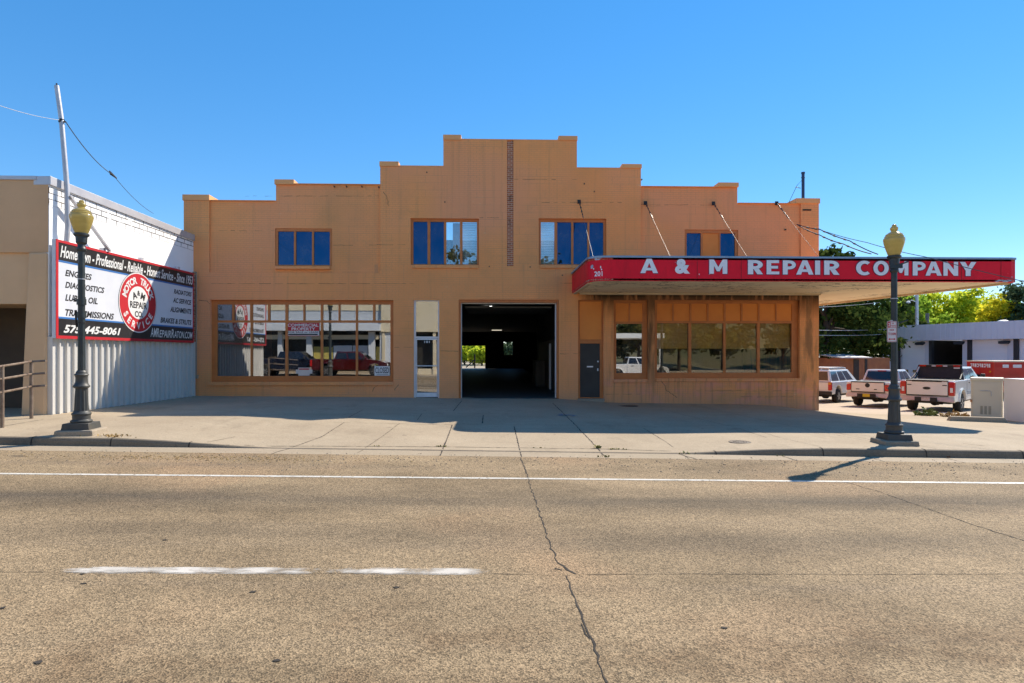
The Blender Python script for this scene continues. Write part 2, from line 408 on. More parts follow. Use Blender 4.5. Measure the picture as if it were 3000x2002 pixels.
dstrip('pavement_joints', m_crack, [(a_, b_ * 1.7, c__) for a_, b_, c__ in [
 ([(1060, 920), (1040, 944)], .014, .006), ([(1109, 953), (1107, 972)], .018, .003), ([(1038, 975), (1010, 1046)], .016, .008),
 ([(1180, 978), (1197, 1049)], .014, .006), ([(1268, 925), (1320, 975), (1352, 1008), (1391, 1050)], .016, .01),
 ([(790, 970), (738, 1003), (640, 1036), (622, 1043)], .012, .008), ([(1477, 983), (1530, 1016), (1582, 1053)], .010, .006),
 ([(833, 941), (800, 958)], .012, .003), ([(968, 950), (958, 964)], .01, .003), ([(1700, 985), (1760, 1005)], .008, .004),
 ([(1730, 985), (1790, 1005), (1885, 1026)], .006, .004), ([(100, 963), (0, 980)], .012, .006), ([(2210, 1018), (2260, 1024)], .012, .005)]])
dstrip('pavement_seams', m_joint, [(a_, b_ * 1.4, c__) for a_, b_, c__ in [
 ([(560, 1022), (760, 1024.5), (1000, 1025.5), (1175, 1028), (1390, 1031), (1560, 1036)], .02, .006),
 ([(700, 951), (1040, 948), (1230, 951)], .012, .005), ([(765, 970), (1060, 975), (1390, 977), (1600, 978)], .010, .006),
 ([(917, 972), (880, 1000), (820, 1040)], .012, .006), ([(1600, 932), (1800, 975), (1980, 1010)], .010, .006),
 ([(1860, 980), (2010, 1012)], .010, .005), ([(540, 1003), (470, 1018)], .012, .005), ([(1540, 945), (1700, 985)], .01, .006),
 ([(1600, 977), (1880, 980), (2100, 984), (2350, 987)], .010, .006), ([(1560, 1043), (1600, 1055)], .02, .005), ([(1795, 1047), (1830, 1058)], .016, .005),
 ([(1990, 1047), (2030, 1060)], .012, .005), ([(2165, 1049), (2215, 1063)], .012, .005), ([(2080, 1018), (2150, 1030)], .012, .005)]])
mb = MB()
for px, py in ((79, 1010), (259, 1014), (437, 1021), (1640, 1038), (1886.5, 1040), (2122, 1042), (2343, 1045), (-100, 1010)):
    x_ = G(px, py).x; lw = .012
    for (y0, t0), (y1, t1) in zip(prof, prof[1:]):
        gg = lambda x, y, t: (x, y - .004, .022 - .0185 * xc(x) + kerb_h(x) * t + .003); mb.quad(gg(x_ - lw, y0, t0), gg(x_ + lw, y0, t0), gg(x_ + lw, y1, t1), gg(x_ - lw, y1, t1))
mb.build('kerb_joints', m_crack, kind='structure', fix=False)

# ------------------------------------------------------------------ the repair shop
YF = 22.0
def fx(px): return P(px, 812, YF).x
def fz(py, px=1175): return P(px, py, YF).z
def make_wall():
    k = NT("tan_painted_brick"); p = k.pos()
    t = k.ramp(k.noise(p, .45, 6, .6), .36, .66, lin((.89, .36, .122)), lin((.95, .395, .14)))
    t = k.mix(k.math('MULTIPLY', k.ramp(k.noise(p, 1.6, 5, .65), .5, .75), .35), t, lin((.66, .315, .125)))
    t = k.mix(k.math('MULTIPLY', k.ramp(k.noise(k.pos((.16, 1, .16)), 1.0, 3), .44, .60), .55), t, lin((.84, .36, .20)))
    t = k.mix(k.math('MULTIPLY', k.ramp(k.noise(k.pos((.2, 1, .25)), 1.4, 4), .54, .68), .40), t, lin((.58, .30, .12)))
    wst = k.ramp(k.noise(k.pos((4.5, 4.5, .16)), 1.0, 5, .65), .55, .70)
    t = k.mix(k.math('MULTIPLY', wst, .28), t, lin((.46, .24, .11)))
    # chalky scuffs
    sc = k.ramp(k.noise(k.pos((1, 1, 2.5)), 2.3, 6, .72), .64, .74); big = k.ramp(k.noise(p, .33, 2), .45, .6)
    t = k.mix(k.math('MULTIPLY', k.math('MULTIPLY', sc, big), .6), t, lin((.86, .58, .36)))
    # coursing
    b = k.n("TexBrick"); b.inputs['Scale'].default_value = 1; b.inputs['Brick Width'].default_value = .62; b.inputs['Row Height'].default_value = .265
    b.inputs['Mortar Size'].default_value = .006; b.inputs['Mortar Smooth'].default_value = .4
    cx = k.n("CombineXYZ"); k.l(k.axis(0), cx.inputs[0]); k.l(k.axis(2), cx.inputs[1]); k.l(cx.outputs[0], b.inputs['Vector'])
    b2 = k.n("TexBrick"); b2.inputs['Scale'].default_value = 1; b2.inputs['Brick Width'].default_value = .21; b2.inputs['Row Height'].default_value = .0757
    b2.inputs['Mortar Size'].default_value = .007; b2.inputs['Mortar Smooth'].default_value = .6; k.l(cx.outputs[0], b2.inputs['Vector'])
    fade = k.ramp(k.noise(p, .9, 3), .42, .62)
    t = k.mix(k.math('MULTIPLY', k.math('MULTIPLY', b.outputs['Fac'], fade), .42), t, lin((.33, .2, .12)))
    t = k.mix(k.math('MULTIPLY', k.math('MULTIPLY', b2.outputs['Fac'], k.ramp(k.noise(p, .6, 3), .35, .65)), .34), t, lin((.36, .22, .13)))
    # faded pinkish paint and water streaks low down on the corner bay
    X, Z = k.axis(0), k.axis(2)
    east = k.math('MULTIPLY', k.ramp(k.math('DIVIDE', X, 12.0), .30, .36), k.math('SUBTRACT', 1.0, k.math('DIVIDE', Z, 4.5), True))
    pk = k.ramp(k.noise(k.pos((1.2, 1, 2.2)), 1.1, 5, .65), .48, .62)
    low = k.math('MULTIPLY', east, k.ramp(k.math('DIVIDE', Z, 2.0), .45, .62, (1, 1, 1, 1), (0, 0, 0, 1)))
    t = k.mix(k.math('MULTIPLY', k.math('MULTIPLY', pk, low), 1.0), t, lin((.88, .35, .21)))
    drip = k.ramp(k.noise(k.pos((9, 9, .55)), 1.0, 4, .6), .50, .66)
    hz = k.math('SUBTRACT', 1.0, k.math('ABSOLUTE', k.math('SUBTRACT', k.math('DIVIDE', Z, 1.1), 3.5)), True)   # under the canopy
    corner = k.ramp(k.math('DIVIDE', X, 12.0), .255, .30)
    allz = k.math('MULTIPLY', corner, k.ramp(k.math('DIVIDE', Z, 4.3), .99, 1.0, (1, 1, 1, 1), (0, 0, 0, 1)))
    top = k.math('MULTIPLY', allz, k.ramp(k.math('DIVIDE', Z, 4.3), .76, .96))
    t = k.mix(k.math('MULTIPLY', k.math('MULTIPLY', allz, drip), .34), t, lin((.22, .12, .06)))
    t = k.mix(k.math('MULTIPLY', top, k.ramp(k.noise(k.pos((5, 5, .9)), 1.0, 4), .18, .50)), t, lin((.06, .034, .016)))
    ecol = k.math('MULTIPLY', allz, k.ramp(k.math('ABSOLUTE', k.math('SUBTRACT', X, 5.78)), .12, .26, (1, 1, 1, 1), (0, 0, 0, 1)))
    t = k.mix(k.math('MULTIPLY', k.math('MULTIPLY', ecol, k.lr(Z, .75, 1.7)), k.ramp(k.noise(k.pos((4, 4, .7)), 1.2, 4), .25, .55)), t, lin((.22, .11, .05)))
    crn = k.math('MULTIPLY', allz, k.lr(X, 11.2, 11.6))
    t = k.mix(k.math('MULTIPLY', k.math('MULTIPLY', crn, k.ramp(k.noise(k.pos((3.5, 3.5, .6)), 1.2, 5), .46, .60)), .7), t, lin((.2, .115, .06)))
    # rusty runs on the band under the upper windows, dirt at the foot
    runs = k.math('MULTIPLY', k.ramp(k.noise(k.pos((6, 6, .22)), 1.0, 3), .60, .72), k.math('MULTIPLY', k.lr(Z, 3.7, 5.2), k.lr(Z, 5.3, 5.2)))
    t = k.mix(k.math('MULTIPLY', runs, .35), t, lin((.36, .22, .14)))
    foot = k.ramp(k.math('ADD', Z, k.math('MULTIPLY', k.noise(k.pos((2, 2, 1)), 1.5, 5), .5)), .35, .95, (1, 1, 1, 1), (0, 0, 0, 1))
    t = k.mix(k.math('MULTIPLY', foot, .45), t, lin((.42, .30, .20)))
    k.base(t); k.b.inputs['Roughness'].default_value = .78; k.b.inputs['Specular IOR Level'].default_value = .25
    h = k.math('ADD', k.math('MULTIPLY', b2.outputs['Fac'], -.6), k.math('MULTIPLY', k.noise(p, 25, 4), .6))
    k.bump(h, .5, .014); return k.m
m_wall = make_wall()
m_brown = M("brown_window_paint", (.52, .17, .045), (.60, .205, .055), .5, 3, bump=.05, obj=False)
m_board = M("brown_plywood_paint", (.76, .245, .045), (.84, .28, .05), .55, 1.6, obj=False)
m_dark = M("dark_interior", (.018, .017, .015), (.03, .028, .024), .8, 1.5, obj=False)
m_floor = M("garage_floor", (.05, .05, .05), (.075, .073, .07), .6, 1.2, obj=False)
m_cap = M("cap_paint", (.78, .37, .15), (.84, .41, .17), .8, 1.3, obj=False, bump=.15, bscale=20)
m_alu = M("pale_aluminium", (.80, .81, .83), (.74, .75, .77), .4, 6, metal=.1, obj=False)
m_white = M("white_paint", (.78, .78, .76), (.70, .70, .68), .5, 3, obj=False)
m_glass_up = glass("upper_window_glass", .12, (.07, .36, .80), (.02, .04, .06), wob=.02)
m_glass = glass("shop_window_glass", .30, (.95, .97, 1.0), (.50, .52, .52), wob=.035)
m_glass_clear = glass("clear_upper_glass", .16, (.9, .95, 1), (.92, .95, .95), wob=.02)
m_glass_amb = glass("corner_window_glass", .10, (.95, .95, .9), (.96, .93, .86), wob=.035)
m_black = M("black_paint", (.02, .02, .02), (.035, .033, .03), .45, 4, obj=False)
m_sdoor = M("charcoal_steel_door", (.028, .026, .024), (.04, .037, .034), .5, 2, obj=False)
m_blind = M("white_blind", (.55, .62, .66), (.48, .55, .60), .6, .8, stretch=(1, 1, 30), obj=False)
m_shade = M("amber_roller_shade", (.78, .50, .17), (.86, .58, .22), .8, 2.0, stretch=(1, 1, 6), obj=False)

shop = thing('repair_shop', 'long tan painted-brick repair shop with stepped parapet and red canopy', 'building', (0, YF, .3))
XL, XR = fx(421.6), fx(1879.3)
stepx = [fx(v) for v in (421.6, 631.7, 872.5, 1017.5, 1324, 1471.3, 1694, 1879.3)]
stepz = [fz(460.5, 520), fz(423, 760), fz(381.6, 960), fz(321.2, 1170), fz(386, 1380), fz(428.8, 1560), fz(467, 1760)]
def topz(x):
    for i in range(7):
        if x < stepx[i + 1]: return stepz[i]
    return stepz[6]
W_UP = [(629.6, 761, 523.5, 610.7), (942.4, 1099, 501.4, 608.2), (1236.4, 1391.7, 501.7, 608.3), (1572.7, 1695.9, 526.6, 628)]
OPEN = {}
def reg(name, x0, x1, y0, y1):
    m = (x0 + x1) / 2; OPEN[name] = (fx(x0), fx(x1), fz(y1, m), fz(y0, m)); return OPEN[name]
for i, q in enumerate(W_UP): reg('u%d' % i, *q)
reg('shopwin', 482.2, 902.7, 688.7, 877); reg('door', 949, 1008, 688.4, 912.5); reg('garage', 1052.6, 1282.5, 688, 916)
reg('steel', 1326.8, 1385, 688.5, 917); reg('midwin', 1408.5, 1487, 688.5, 870.6); reg('cornerwin', 1503, 1835, 688.5, 868.5)
for kk in ('door', 'garage', 'steel'):
    a = OPEN[kk]; OPEN[kk] = (a[0], a[1], -2.0, a[3])
zrec = fz(626.2, 700); pilL, pilR = fx(480.2), fx(1838)
recA, recB = fx(872.5), fx(1470.9); strip0, strip1 = fx(1163.6), fx(1178.3); zs0 = fz(611, 1170)
def solid(x, y, z):
    if z > topz(x): return False
    for a in OPEN.values():
        if a[0] < x < a[1] and a[2] < z < a[3]: return False
    if y < YF + .07:
        if z > zrec and (pilL < x < recA or recB < x < pilR): return False
    if y < YF + .04 and strip0 < x < strip1 and z > zs0: return False
    return True
xs = list(stepx) + [pilL, pilR, recA, recB, strip0, strip1]; zs = [-1.2, zrec, zs0] + stepz
for a in OPEN.values(): xs += a[:2]; zs += a[2:]
zs = [z for z in zs if z >= -1.2]
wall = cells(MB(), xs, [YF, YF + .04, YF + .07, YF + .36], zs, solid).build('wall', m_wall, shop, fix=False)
def make_brick():
    k = NT("bare_red_brick"); b = k.n("TexBrick"); b.inputs['Scale'].default_value = 1; b.inputs['Brick Width'].default_value = .21; b.inputs['Row Height'].default_value = .072
    b.inputs['Mortar Size'].default_value = .009; b.inputs['Color1'].default_value = lin((.50, .155, .065)); b.inputs['Color2'].default_value = lin((.27, .085, .04)); b.inputs['Mortar'].default_value = lin((.56, .42, .30))
    cx = k.n("CombineXYZ"); k.l(k.math('ADD', k.axis(0), k.axis(1)), cx.inputs[0]); k.l(k.axis(2), cx.inputs[1]); k.l(cx.outputs[0], b.inputs['Vector'])
    t = k.mix(k.ramp(k.noise(k.pos(), 3.2, 4), .60, .74), b.outputs[0], lin((.10, .05, .03)))
    k.base(t); k.b.inputs['Roughness'].default_value = .9; k.bump(b.outputs['Fac'], -.6, .02); return k.m
m_brick = make_brick()
MB().box(strip0, strip1, YF + .03, YF + .046, zs0 + .001, stepz[3] - .02).build('brick_strip', m_brick, shop, label='strip of bare red brick running down from the parapet')
def cap(x0, x1, ytop, ybot, deep=.5, body=None):
    m = (x0 + x1) / 2; z1, z0 = fz(ytop, m), fz(ybot, m)
    q = MB().box(fx(x0), fx(x1), YF - .035, YF + .36 + deep, z0 - .015, z1)
    q.build('parapet_cap', m_cap, shop, bevel=.012)
cap(419.2, 481, 447, 459.5, .9); cap(630.2, 675, 412.3, 422.6); cap(871.0, 915, 371, 381.4); cap(1017, 1058.3, 309.8, 321)
cap(1281.5, 1325.3, 312.4, 321.5); cap(1427, 1472.6, 376.9, 385.5); cap(1648, 1695, 419.3, 428.2); cap(1826, 1881.5, 455.5, 466.5, .9)
q = MB()
for i in range(7):                     # thin flashing along the parapet tops
    q.box(stepx[i] + (.01 if i else 0), stepx[i + 1], YF - .006, YF + .40, stepz[i] + .002, stepz[i] + .022)
q.build('parapet_flashing', m_cap, shop)
# body of the building behind the front
zr = 6.2
q = MB()
q.box(XL + .02, XL + .3, YF + .36, 61, -1.2, zr + .3); q.box(XR - .3, XR - .02, YF + .36, 61, -1.2, zr + .3)
q.build('side_wall', m_wall, shop)
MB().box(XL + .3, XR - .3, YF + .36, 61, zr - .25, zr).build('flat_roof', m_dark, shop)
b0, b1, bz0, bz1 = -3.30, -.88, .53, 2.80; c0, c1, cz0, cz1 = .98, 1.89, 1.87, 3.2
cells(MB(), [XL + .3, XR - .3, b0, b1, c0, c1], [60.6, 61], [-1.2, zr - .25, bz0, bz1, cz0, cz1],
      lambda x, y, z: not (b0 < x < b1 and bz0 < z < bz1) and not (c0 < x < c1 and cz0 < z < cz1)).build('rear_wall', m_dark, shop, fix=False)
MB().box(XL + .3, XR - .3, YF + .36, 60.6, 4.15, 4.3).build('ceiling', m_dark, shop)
q = MB(); za, zb = gz(.4, 22) + .006, .53
q.hexa([(-11.0, YF + .05, -1), (2.9, YF + .05, -1), (2.9, 60.6, -1), (-11.0, 60.6, -1)], [(-11.0, YF + .05, za), (2.9, YF + .05, za), (2.9, 60.6, zb), (-11.0, 60.6, zb)])
q.build('garage_floor', m_floor, shop)
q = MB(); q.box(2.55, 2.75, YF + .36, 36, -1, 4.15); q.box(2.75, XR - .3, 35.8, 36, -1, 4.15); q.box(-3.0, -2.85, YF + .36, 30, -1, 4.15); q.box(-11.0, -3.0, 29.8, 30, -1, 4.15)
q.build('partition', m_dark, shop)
m_pan2 = M("grimy_panelling", (.10, .092, .075), (.055, .05, .042), .6, 2, stretch=(1, 3, .3), obj=False)
q = MB(); q.box(2.52, 2.549, 23.2, 34, .4, 2.6); q.build('wall_panelling', m_pan2, shop)
q = MB(); q.box(2.44, 2.54, 23.05, 23.2, .42, 2.5); q.box(2.44, 2.54, 26.6, 26.72, .42, 2.45); q.build('door_track', m_white, shop)
q = MB(); q.box(2.05, 2.5, 29.5, 32, .4, 1.62); q.box(2.02, 2.5, 29.45, 32.05, 1.62, 1.66)
o = q.build('storage_cabinet', m_pan2, label='grimy metal cabinet against the right wall inside the garage', cat='cabinet', bevel=.01)
m_lampw = emit("tube_light", (1, 1, .95), 3.0)
for (px, py, d, wd, ang) in ((1115, 706, 27, .06, .0), (1119.5, 720, 30, .08, .5), (1128, 720, 30, .07, .4), (1127, 704.5, 27, .09, .5), (1140, 758, 54, .45, 0)):
    c = C(px, py, d); zc = min(c.z, 4.12); dx_, dy_ = (math.cos(1.2) * wd, math.sin(1.2) * wd) if ang else (wd, 0)
    q = MB().bar((c.x - dx_, c.y - dy_, zc), (c.x + dx_, c.y + dy_, zc), .07, .05)
    q.build('ceiling_light', m_lampw if py < 750 else emit("dim_tube", (1, .9, .7), .6), shop)

# windows: frame (part) > pane, sill, blind
def window(key, px_x, top, bot, glassm, clear=(), name='window', depth=.10, boards=(), sill=None, mull_extra=(), fw=None, framem=None, label=None):
    x0, x1, z0, z1 = OPEN[key]; m = (x0 + x1) / 2; pm = sum(px_x[0]) / 2
    panes = [(fx(a), fx(b)) for a, b in px_x]; zt, zb = fz(top, pm), fz(bot, pm)
    rects = [(a, b, zb, zt) for a, b in panes] + [(fx(a), fx(b), fz(d, a), fz(c, a)) for a, b, c, d in mull_extra]
    xs, zs = [x0, x1], [z0, z1]
    for r in rects: xs += r[:2]; zs += r[2:]
    y0 = YF + depth
    fr = cells(MB(), xs, [y0, y0 + .09], zs, lambda x, y, z: not any(r[0] < x < r[1] and r[2] < z < r[3] for r in rects))
    fr = fr.build(name, framem or m_brown, shop, fix=False, bevel=.008, bseg=1, label=label)
    g = MB(); bd = MB(); gc = MB()
    for i, r in enumerate(rects):
        tgt = bd if i in boards else gc if i in clear else g; yy = y0 + (.045 if i not in boards else .03)
        tgt.box(r[0] - .01, r[1] + .01, yy, yy + .012, r[2] - .01, r[3] + .01)
    if g.v: g.build('pane', glassm, fr)
    if gc.v: gc.build('pane', m_glass_clear, fr, label='clear pane with a pale blind behind')
    if bd.v: bd.build('board', m_board, fr)
    if sill:
        a, b, c, d = sill; MB().box(fx(a), fx(b), YF - .05, YF + depth - .002, fz(d, pm), fz(c, pm)).build('sill', m_wall, fr, bevel=.01)
    return fr, rects, y0
def backing(fr, key, y0, dep=1.6, mat=None):
    x0, x1, z0, z1 = OPEN[key]; q = MB()
    q.quad((x0, y0 + dep, z0), (x1, y0 + dep, z0), (x1, y0 + dep, z1), (x0, y0 + dep, z1))
    return q
def blind(fr, r, y0, z_lo=None, mat=None, lab=None):
    z_lo = z_lo if z_lo is not None else r[2]
    q = MB(); n = max(2, int((r[3] - z_lo) / .06))
    for i in range(n):
        z = r[3] - (i + .5) * (r[3] - z_lo) / n; q.hexa([(r[0], y0 + .13, z - .028), (r[1], y0 + .13, z - .028), (r[1], y0 + .135, z - .03), (r[0], y0 + .135, z - .03)],
                                                    [(r[0], y0 + .16, z + .026), (r[1], y0 + .16, z + .026), (r[1], y0 + .165, z + .024), (r[0], y0 + .165, z + .024)])
    q.build('blind', mat or m_blind, fr)
fr, rc, y0 = window('u0', [(635.7, 672.2), (677, 713.8), (718.3, 754.9)], 529.9, 607, m_glass_up, sill=(631.5, 757, 610.9, 618), label='three-pane upper window at the left wing')
fr, rc, y0 = window('u1', [(947.7, 980.3), (986.9, 1018.2), (1023.6, 1055.1), (1061, 1094.3)], 507.6, 605.3, m_glass_up, clear=(2, 3), sill=(945, 1097.8, 608.4, 616), label='four-pane upper window left of the brick strip')
m_blindglow = M("pale_blind", (.62, .74, .80), (.54, .68, .76), .6, .8, stretch=(1, 1, 30), obj=False)
blind(fr, rc[3], y0, mat=m_blindglow)
q = MB(); r = rc[2]; q.box(r[0] + (r[1] - r[0]) * .45, r[1], y0 + .2, y0 + .22, r[2] + .35, r[3]); q.build('curtain', M("grey_curtain", (.30, .27, .27), (.2, .18, .18), .9, 2, obj=False), fr)
fr, rc, y0 = window('u2', [(1241.8, 1273), (1279.6, 1311.6), (1317, 1349), (1353.8, 1385.8)], 508.5, 605.3, m_glass_up, clear=(0,), sill=(1239.6, 1389, 608.5, 616), label='four-pane upper window right of the brick strip')
blind(fr, rc[0], y0, mat=m_blindglow)
fr, rc, y0 = window('u3', [(1578, 1610.5), (1615.3, 1652.7), (1655.9, 1689.2)], 534, 622, m_glass_up, boards=(1,), label='upper window above the canopy with its middle pane boarded')
# glass of the upper blind panes is clear
lowers = [(494.4, 571.4), (576, 651.9), (657.8, 733.5), (738.7, 814.5), (819.2, 894.6)]
ups = [(494.4, 529), (533.6, 570.2), (576, 611.5), (616.4, 651.9), (657.8, 693.2), (697.4, 733.5), (738.7, 774.4), (778.6, 814.5), (819.2, 854.2), (859.6, 894.6)]
fr, rc, y0 = window('shopwin', lowers, 740, 863.7, m_glass, name='shop_window', depth=.13, mull_extra=[(a, b, 698.5, 735) for a, b in ups], sill=(477.6, 903.5, 877.2, 885), label='wide brown shop window with ten small panes over five')
fr, rc, y0 = window('midwin', [(1415.7, 1475.7)], 743, 856.5, m_glass, name='shop_window', depth=.12, mull_extra=[(1414.4, 1444.5, 695.7, 737.8), (1448, 1476.5, 695.7, 737.8)], boards=(1, 2), sill=(1407, 1488, 870.8, 878.3), label='narrow brown shop window beside the black door')
cw = [(1509.8, 1582.6), (1589, 1663.2), (1668.5, 1741), (1747.2, 1820.5)]
bw = [(1509.8, 1545), (1549.3, 1585), (1589.3, 1625), (1629, 1664), (1668.5, 1703.2), (1707.2, 1743.2), (1747.2, 1783.2), (1786.6, 1821)]
fr, rc, y0 = window('cornerwin', cw, 741.8, 855.7, m_glass_amb, name='shop_window', depth=.12, mull_extra=[(a, b, 696.5, 736.5) for a, b in bw], boards=tuple(range(4, 12)), sill=(1505, 1836, 868.7, 876), label='wide corner shop window with eight boarded panes over four')
for i, zz in ((0, None), (1, None), (2, 798), (3, 796)):
    r = rc[i]; zl = fz(zz, 1740) if zz else fz(797, 1600)
    q = MB().box(r[0], r[1], y0 + .16, y0 + .17, zl, r[3]); q.box(r[0], r[1], y0 + .15, y0 + .18, zl - .05, zl); q.build('roller_shade', m_shade, fr)
q = MB()                               # rooms behind the ground floor glass
for a, b in ((3.05, 6.9), (6.9, 11.0)): pass
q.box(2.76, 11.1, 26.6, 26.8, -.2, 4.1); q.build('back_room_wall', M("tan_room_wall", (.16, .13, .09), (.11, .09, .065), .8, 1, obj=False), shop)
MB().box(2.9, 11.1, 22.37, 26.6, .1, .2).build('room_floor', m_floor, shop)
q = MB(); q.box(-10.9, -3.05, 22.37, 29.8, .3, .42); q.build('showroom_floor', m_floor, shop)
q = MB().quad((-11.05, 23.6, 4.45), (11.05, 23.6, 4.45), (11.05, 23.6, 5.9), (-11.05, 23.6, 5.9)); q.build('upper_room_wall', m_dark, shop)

# aluminium entrance door with fanlight
x0, x1, _, z1 = OPEN['door']; zf = gz((x0 + x1) / 2, 22)
def fp(px0, px1, py0, py1): m = (px0 + px1) / 2; return (fx(px0), fx(px1), fz(py1, m), fz(py0, m))
t = fp(953.5, 1004.5, 691, 772.5); l = fp(956, 1002, 780, 902)
fr = cells(MB(), [x0, x1, t[0], t[1]], [YF + .1, YF + .17], [zf - .02, z1, t[2], t[3], fz(775.8)], lambda x, y, z: not (t[0] < x < t[1] and (t[2] < z < t[3])) and not (t[0] < x < t[1] and z < fz(775.8))).build('entrance_door', m_alu, shop, fix=False)
cells(MB(), [t[0] + .012, t[1] - .012, l[0], l[1]], [YF + .11, YF + .155], [zf + .02, fz(776.6), l[2], l[3]], lambda x, y, z: not (l[0] < x < l[1] and l[2] < z < l[3])).build('door_leaf', m_alu, fr, fix=False)
MB().box(l[0] - .005, l[1] + .005, YF + .13, YF + .138, l[2] - .005, l[3] + .005).box(t[0] - .005, t[1] + .005, YF + .13, YF + .138, t[2] - .005, t[3] + .005).build('pane', m_glass, fr)
zb = fz(840)
q = MB(); q.tube([(l[0] - .03, YF + .07, zb), (l[1] + .03, YF + .07, zb)], .016); q.tube([(l[0], YF + .07, zb), (l[0], YF + .12, zb)], .012); q.tube([(l[1], YF + .07, zb), (l[1], YF + .12, zb)], .012)
q.box(l[0] - .035, l[0] + .01, YF + .085, YF + .109, zb - .3, zb - .06); q.box(l[0] - .05, l[0] + .0, YF + .07, YF + .109, zb + .02, zb + .1); q.build('push_bar', m_alu, fr, smooth=40)
ff = lambda u, v, t_: (u, YF + .127 - t_, v)
q = MB(); mx = (l[0] + l[1]) / 2; q.text('101', ff, mx - .10, mx + .10, fz(787.5), fz(782), bold=.02); q.build('house_number', m_white, fr)
# garage doorway trim
x0, x1, _, z1 = OPEN['garage']; zf = gz(.4, 22) + .01
q = MB(); bt = fx(1057.3) - x0
q.box(x0, x0 + bt, YF + .05, YF + .3, zf - .2, z1); q.box(x1 - bt, x1, YF + .05, YF + .3, zf - .2, z1); q.box(x0 + bt, x1 - bt, YF + .05, YF + .3, z1 - .1, z1)
fr = q.build('garage_doorway', m_brown, shop, bevel=.008)
q = MB(); q.box(x0 + bt, x0 + bt + .03, YF + .2, YF + .32, zf - .1, z1 - .1); q.box(x1 - bt - .04, x1 - bt, YF + .2, YF + .32, zf - .1, z1 - .1); q.box(x0 + bt + .03, x1 - bt - .04, YF + .2, YF + .32, z1 - .135, z1 - .1); q.build('weather_strip', m_white, fr)
q = MB()                               # rolled-up overhead door just inside
for i in range(6): q.box(x0 + .2, x1 - .2, YF + .6 + i * .62, YF + 1.2 + i * .62, 3.72, 3.77)
q.build('overhead_door', m_pan2, shop)
# black steel door under a brown panel
x0, x1, _, z1 = OPEN['steel']; zs_ = fz(915, 1356)
tp = fp(1331, 1381, 692, 779); lf = fp(1332, 1377.7, 788.5, 912.8)
q = cells(MB(), [x0, x1, lf[0], lf[1]], [YF + .09, YF + .16], [zs_, z1, lf[3], lf[2]], lambda x, y, z: not (lf[0] < x < lf[1] and lf[2] < z < lf[3]))
fr = q.build('steel_door', m_brown, shop, fix=False, bevel=.008, bseg=1)
MB().box(tp[0], tp[1], YF + .075, YF + .089, tp[2], tp[3]).build('board', m_board, fr)
MB().box(lf[0] + .004, lf[1] - .004, YF + .11, YF + .15, lf[2], lf[3] - .004).build('door_leaf', m_sdoor, fr)
q = MB(); kx = fx(1373); q.lathe([(.0, 0), (.03, .01), (.034, .035), (.02, .055), (.018, .075)], 12, (kx, YF + .033, fz(830)), 'Y'); q.box(kx - .02, kx + .02, YF + .1, YF + .109, fz(852), fz(846)); q.build('handle', m_alu, fr, smooth=40)
MB().box(fx(1348), fx(1362), YF + .1, YF + .109, fz(843.5), fz(840.5)).build('mail_slot', m_alu, fr)
MB().box(x0 - .02, x1 + .02, YF - .12, YF + .09, -.3, zs_).build('step', m_kerb, shop, bevel=.015)
# conduit and bare brick edge beside the sign
q = MB(); cx_ = fx(447.5) - .05
q.tube([(cx_ + .12, YF - .05, fz(630)), (cx_ + .12, YF - .05, fz(862)), ], .022); q.tube([(cx_ - .05, YF - .04, fz(629)), (cx_ + .12, YF - .05, fz(629))], .03); q.box(cx_ + .06, cx_ + .18, YF - .1, YF - .001, fz(868), fz(860)); q.build('conduit', m_kerb, shop, smooth=40)
MB().box(fx(444), fx(450.5), YF - .014, YF + .002, fz(862), fz(634)).build('brick_edge', m_brick, shop, label='narrow edge of bare brick beside the billboard')
# cracks in the render
m_wcrack = M("wall_crack", (.10, .06, .035), (.16, .09, .05), .9, 9, obj=False)
q = MB()
for pts in ([(1517, 876), (1526, 886), (1530, 896), (1540, 903), (1549, 910), (1556, 913)], [(875, 880), (862, 888), (850, 903)], [(879, 440), (886, 450), (890, 462), (892, 480)], [(483, 697), (470, 690), (450, 688)], [(915, 882), (908, 890), (905, 900)]):
    pp = [P(a, b, YF - .003) for a, b in pts]; pp = [p + (b_ - p) * t_ for p, b_ in zip(pp, pp[1:]) for t_ in (0, .33, .66)]
    pp = [p + Vector((rnd.uniform(-.02, .02), 0, rnd.uniform(-.02, .02))) for p in pp]
    for a, b in zip(pp, pp[1:]):
        n = Vector((-(b.z - a.z), 0, b.x - a.x)).normalized() * rnd.uniform(.004, .009); q.quad(a - n, b - n, b + n, a + n)
for (xa_, xb_, yy_) in ((1243, 1445, 465), (1471, 1645, 469.5), (762, 940, 562), (500, 629, 529), (560, 870, 449), (1100, 1163, 500), (1180, 1323, 412), (485, 950, 651), (1285, 1390, 650), (452, 482, 779), (905, 948, 797), (1010, 1052, 806), (1285, 1326, 812), (1390, 1470, 905), (1570, 1830, 897), (1700, 1875, 911)):
    n_ = int((xb_ - xa_) / 9); zz_ = [P(xa_ + (xb_ - xa_) * i / n_, yy_ + rnd.uniform(-.5, .5), YF - .003) for i in range(n_ + 1)]
    for a, b in zip(zz_, zz_[1:]):
        if rnd.random() < .74:
            yo = YF + .067 if (a.z > zrec and (pilL < a.x < recA - .2 or recB + .1 < a.x < pilR - .2)) else YF - .003; h_ = rnd.uniform(.002, .006)
            q.quad((a.x, yo, a.z - h_), (b.x, yo, b.z - h_), (b.x, yo, b.z + h_), (a.x, yo, a.z + h_))
q.build('wall_cracks', m_wcrack, shop, fix=False)
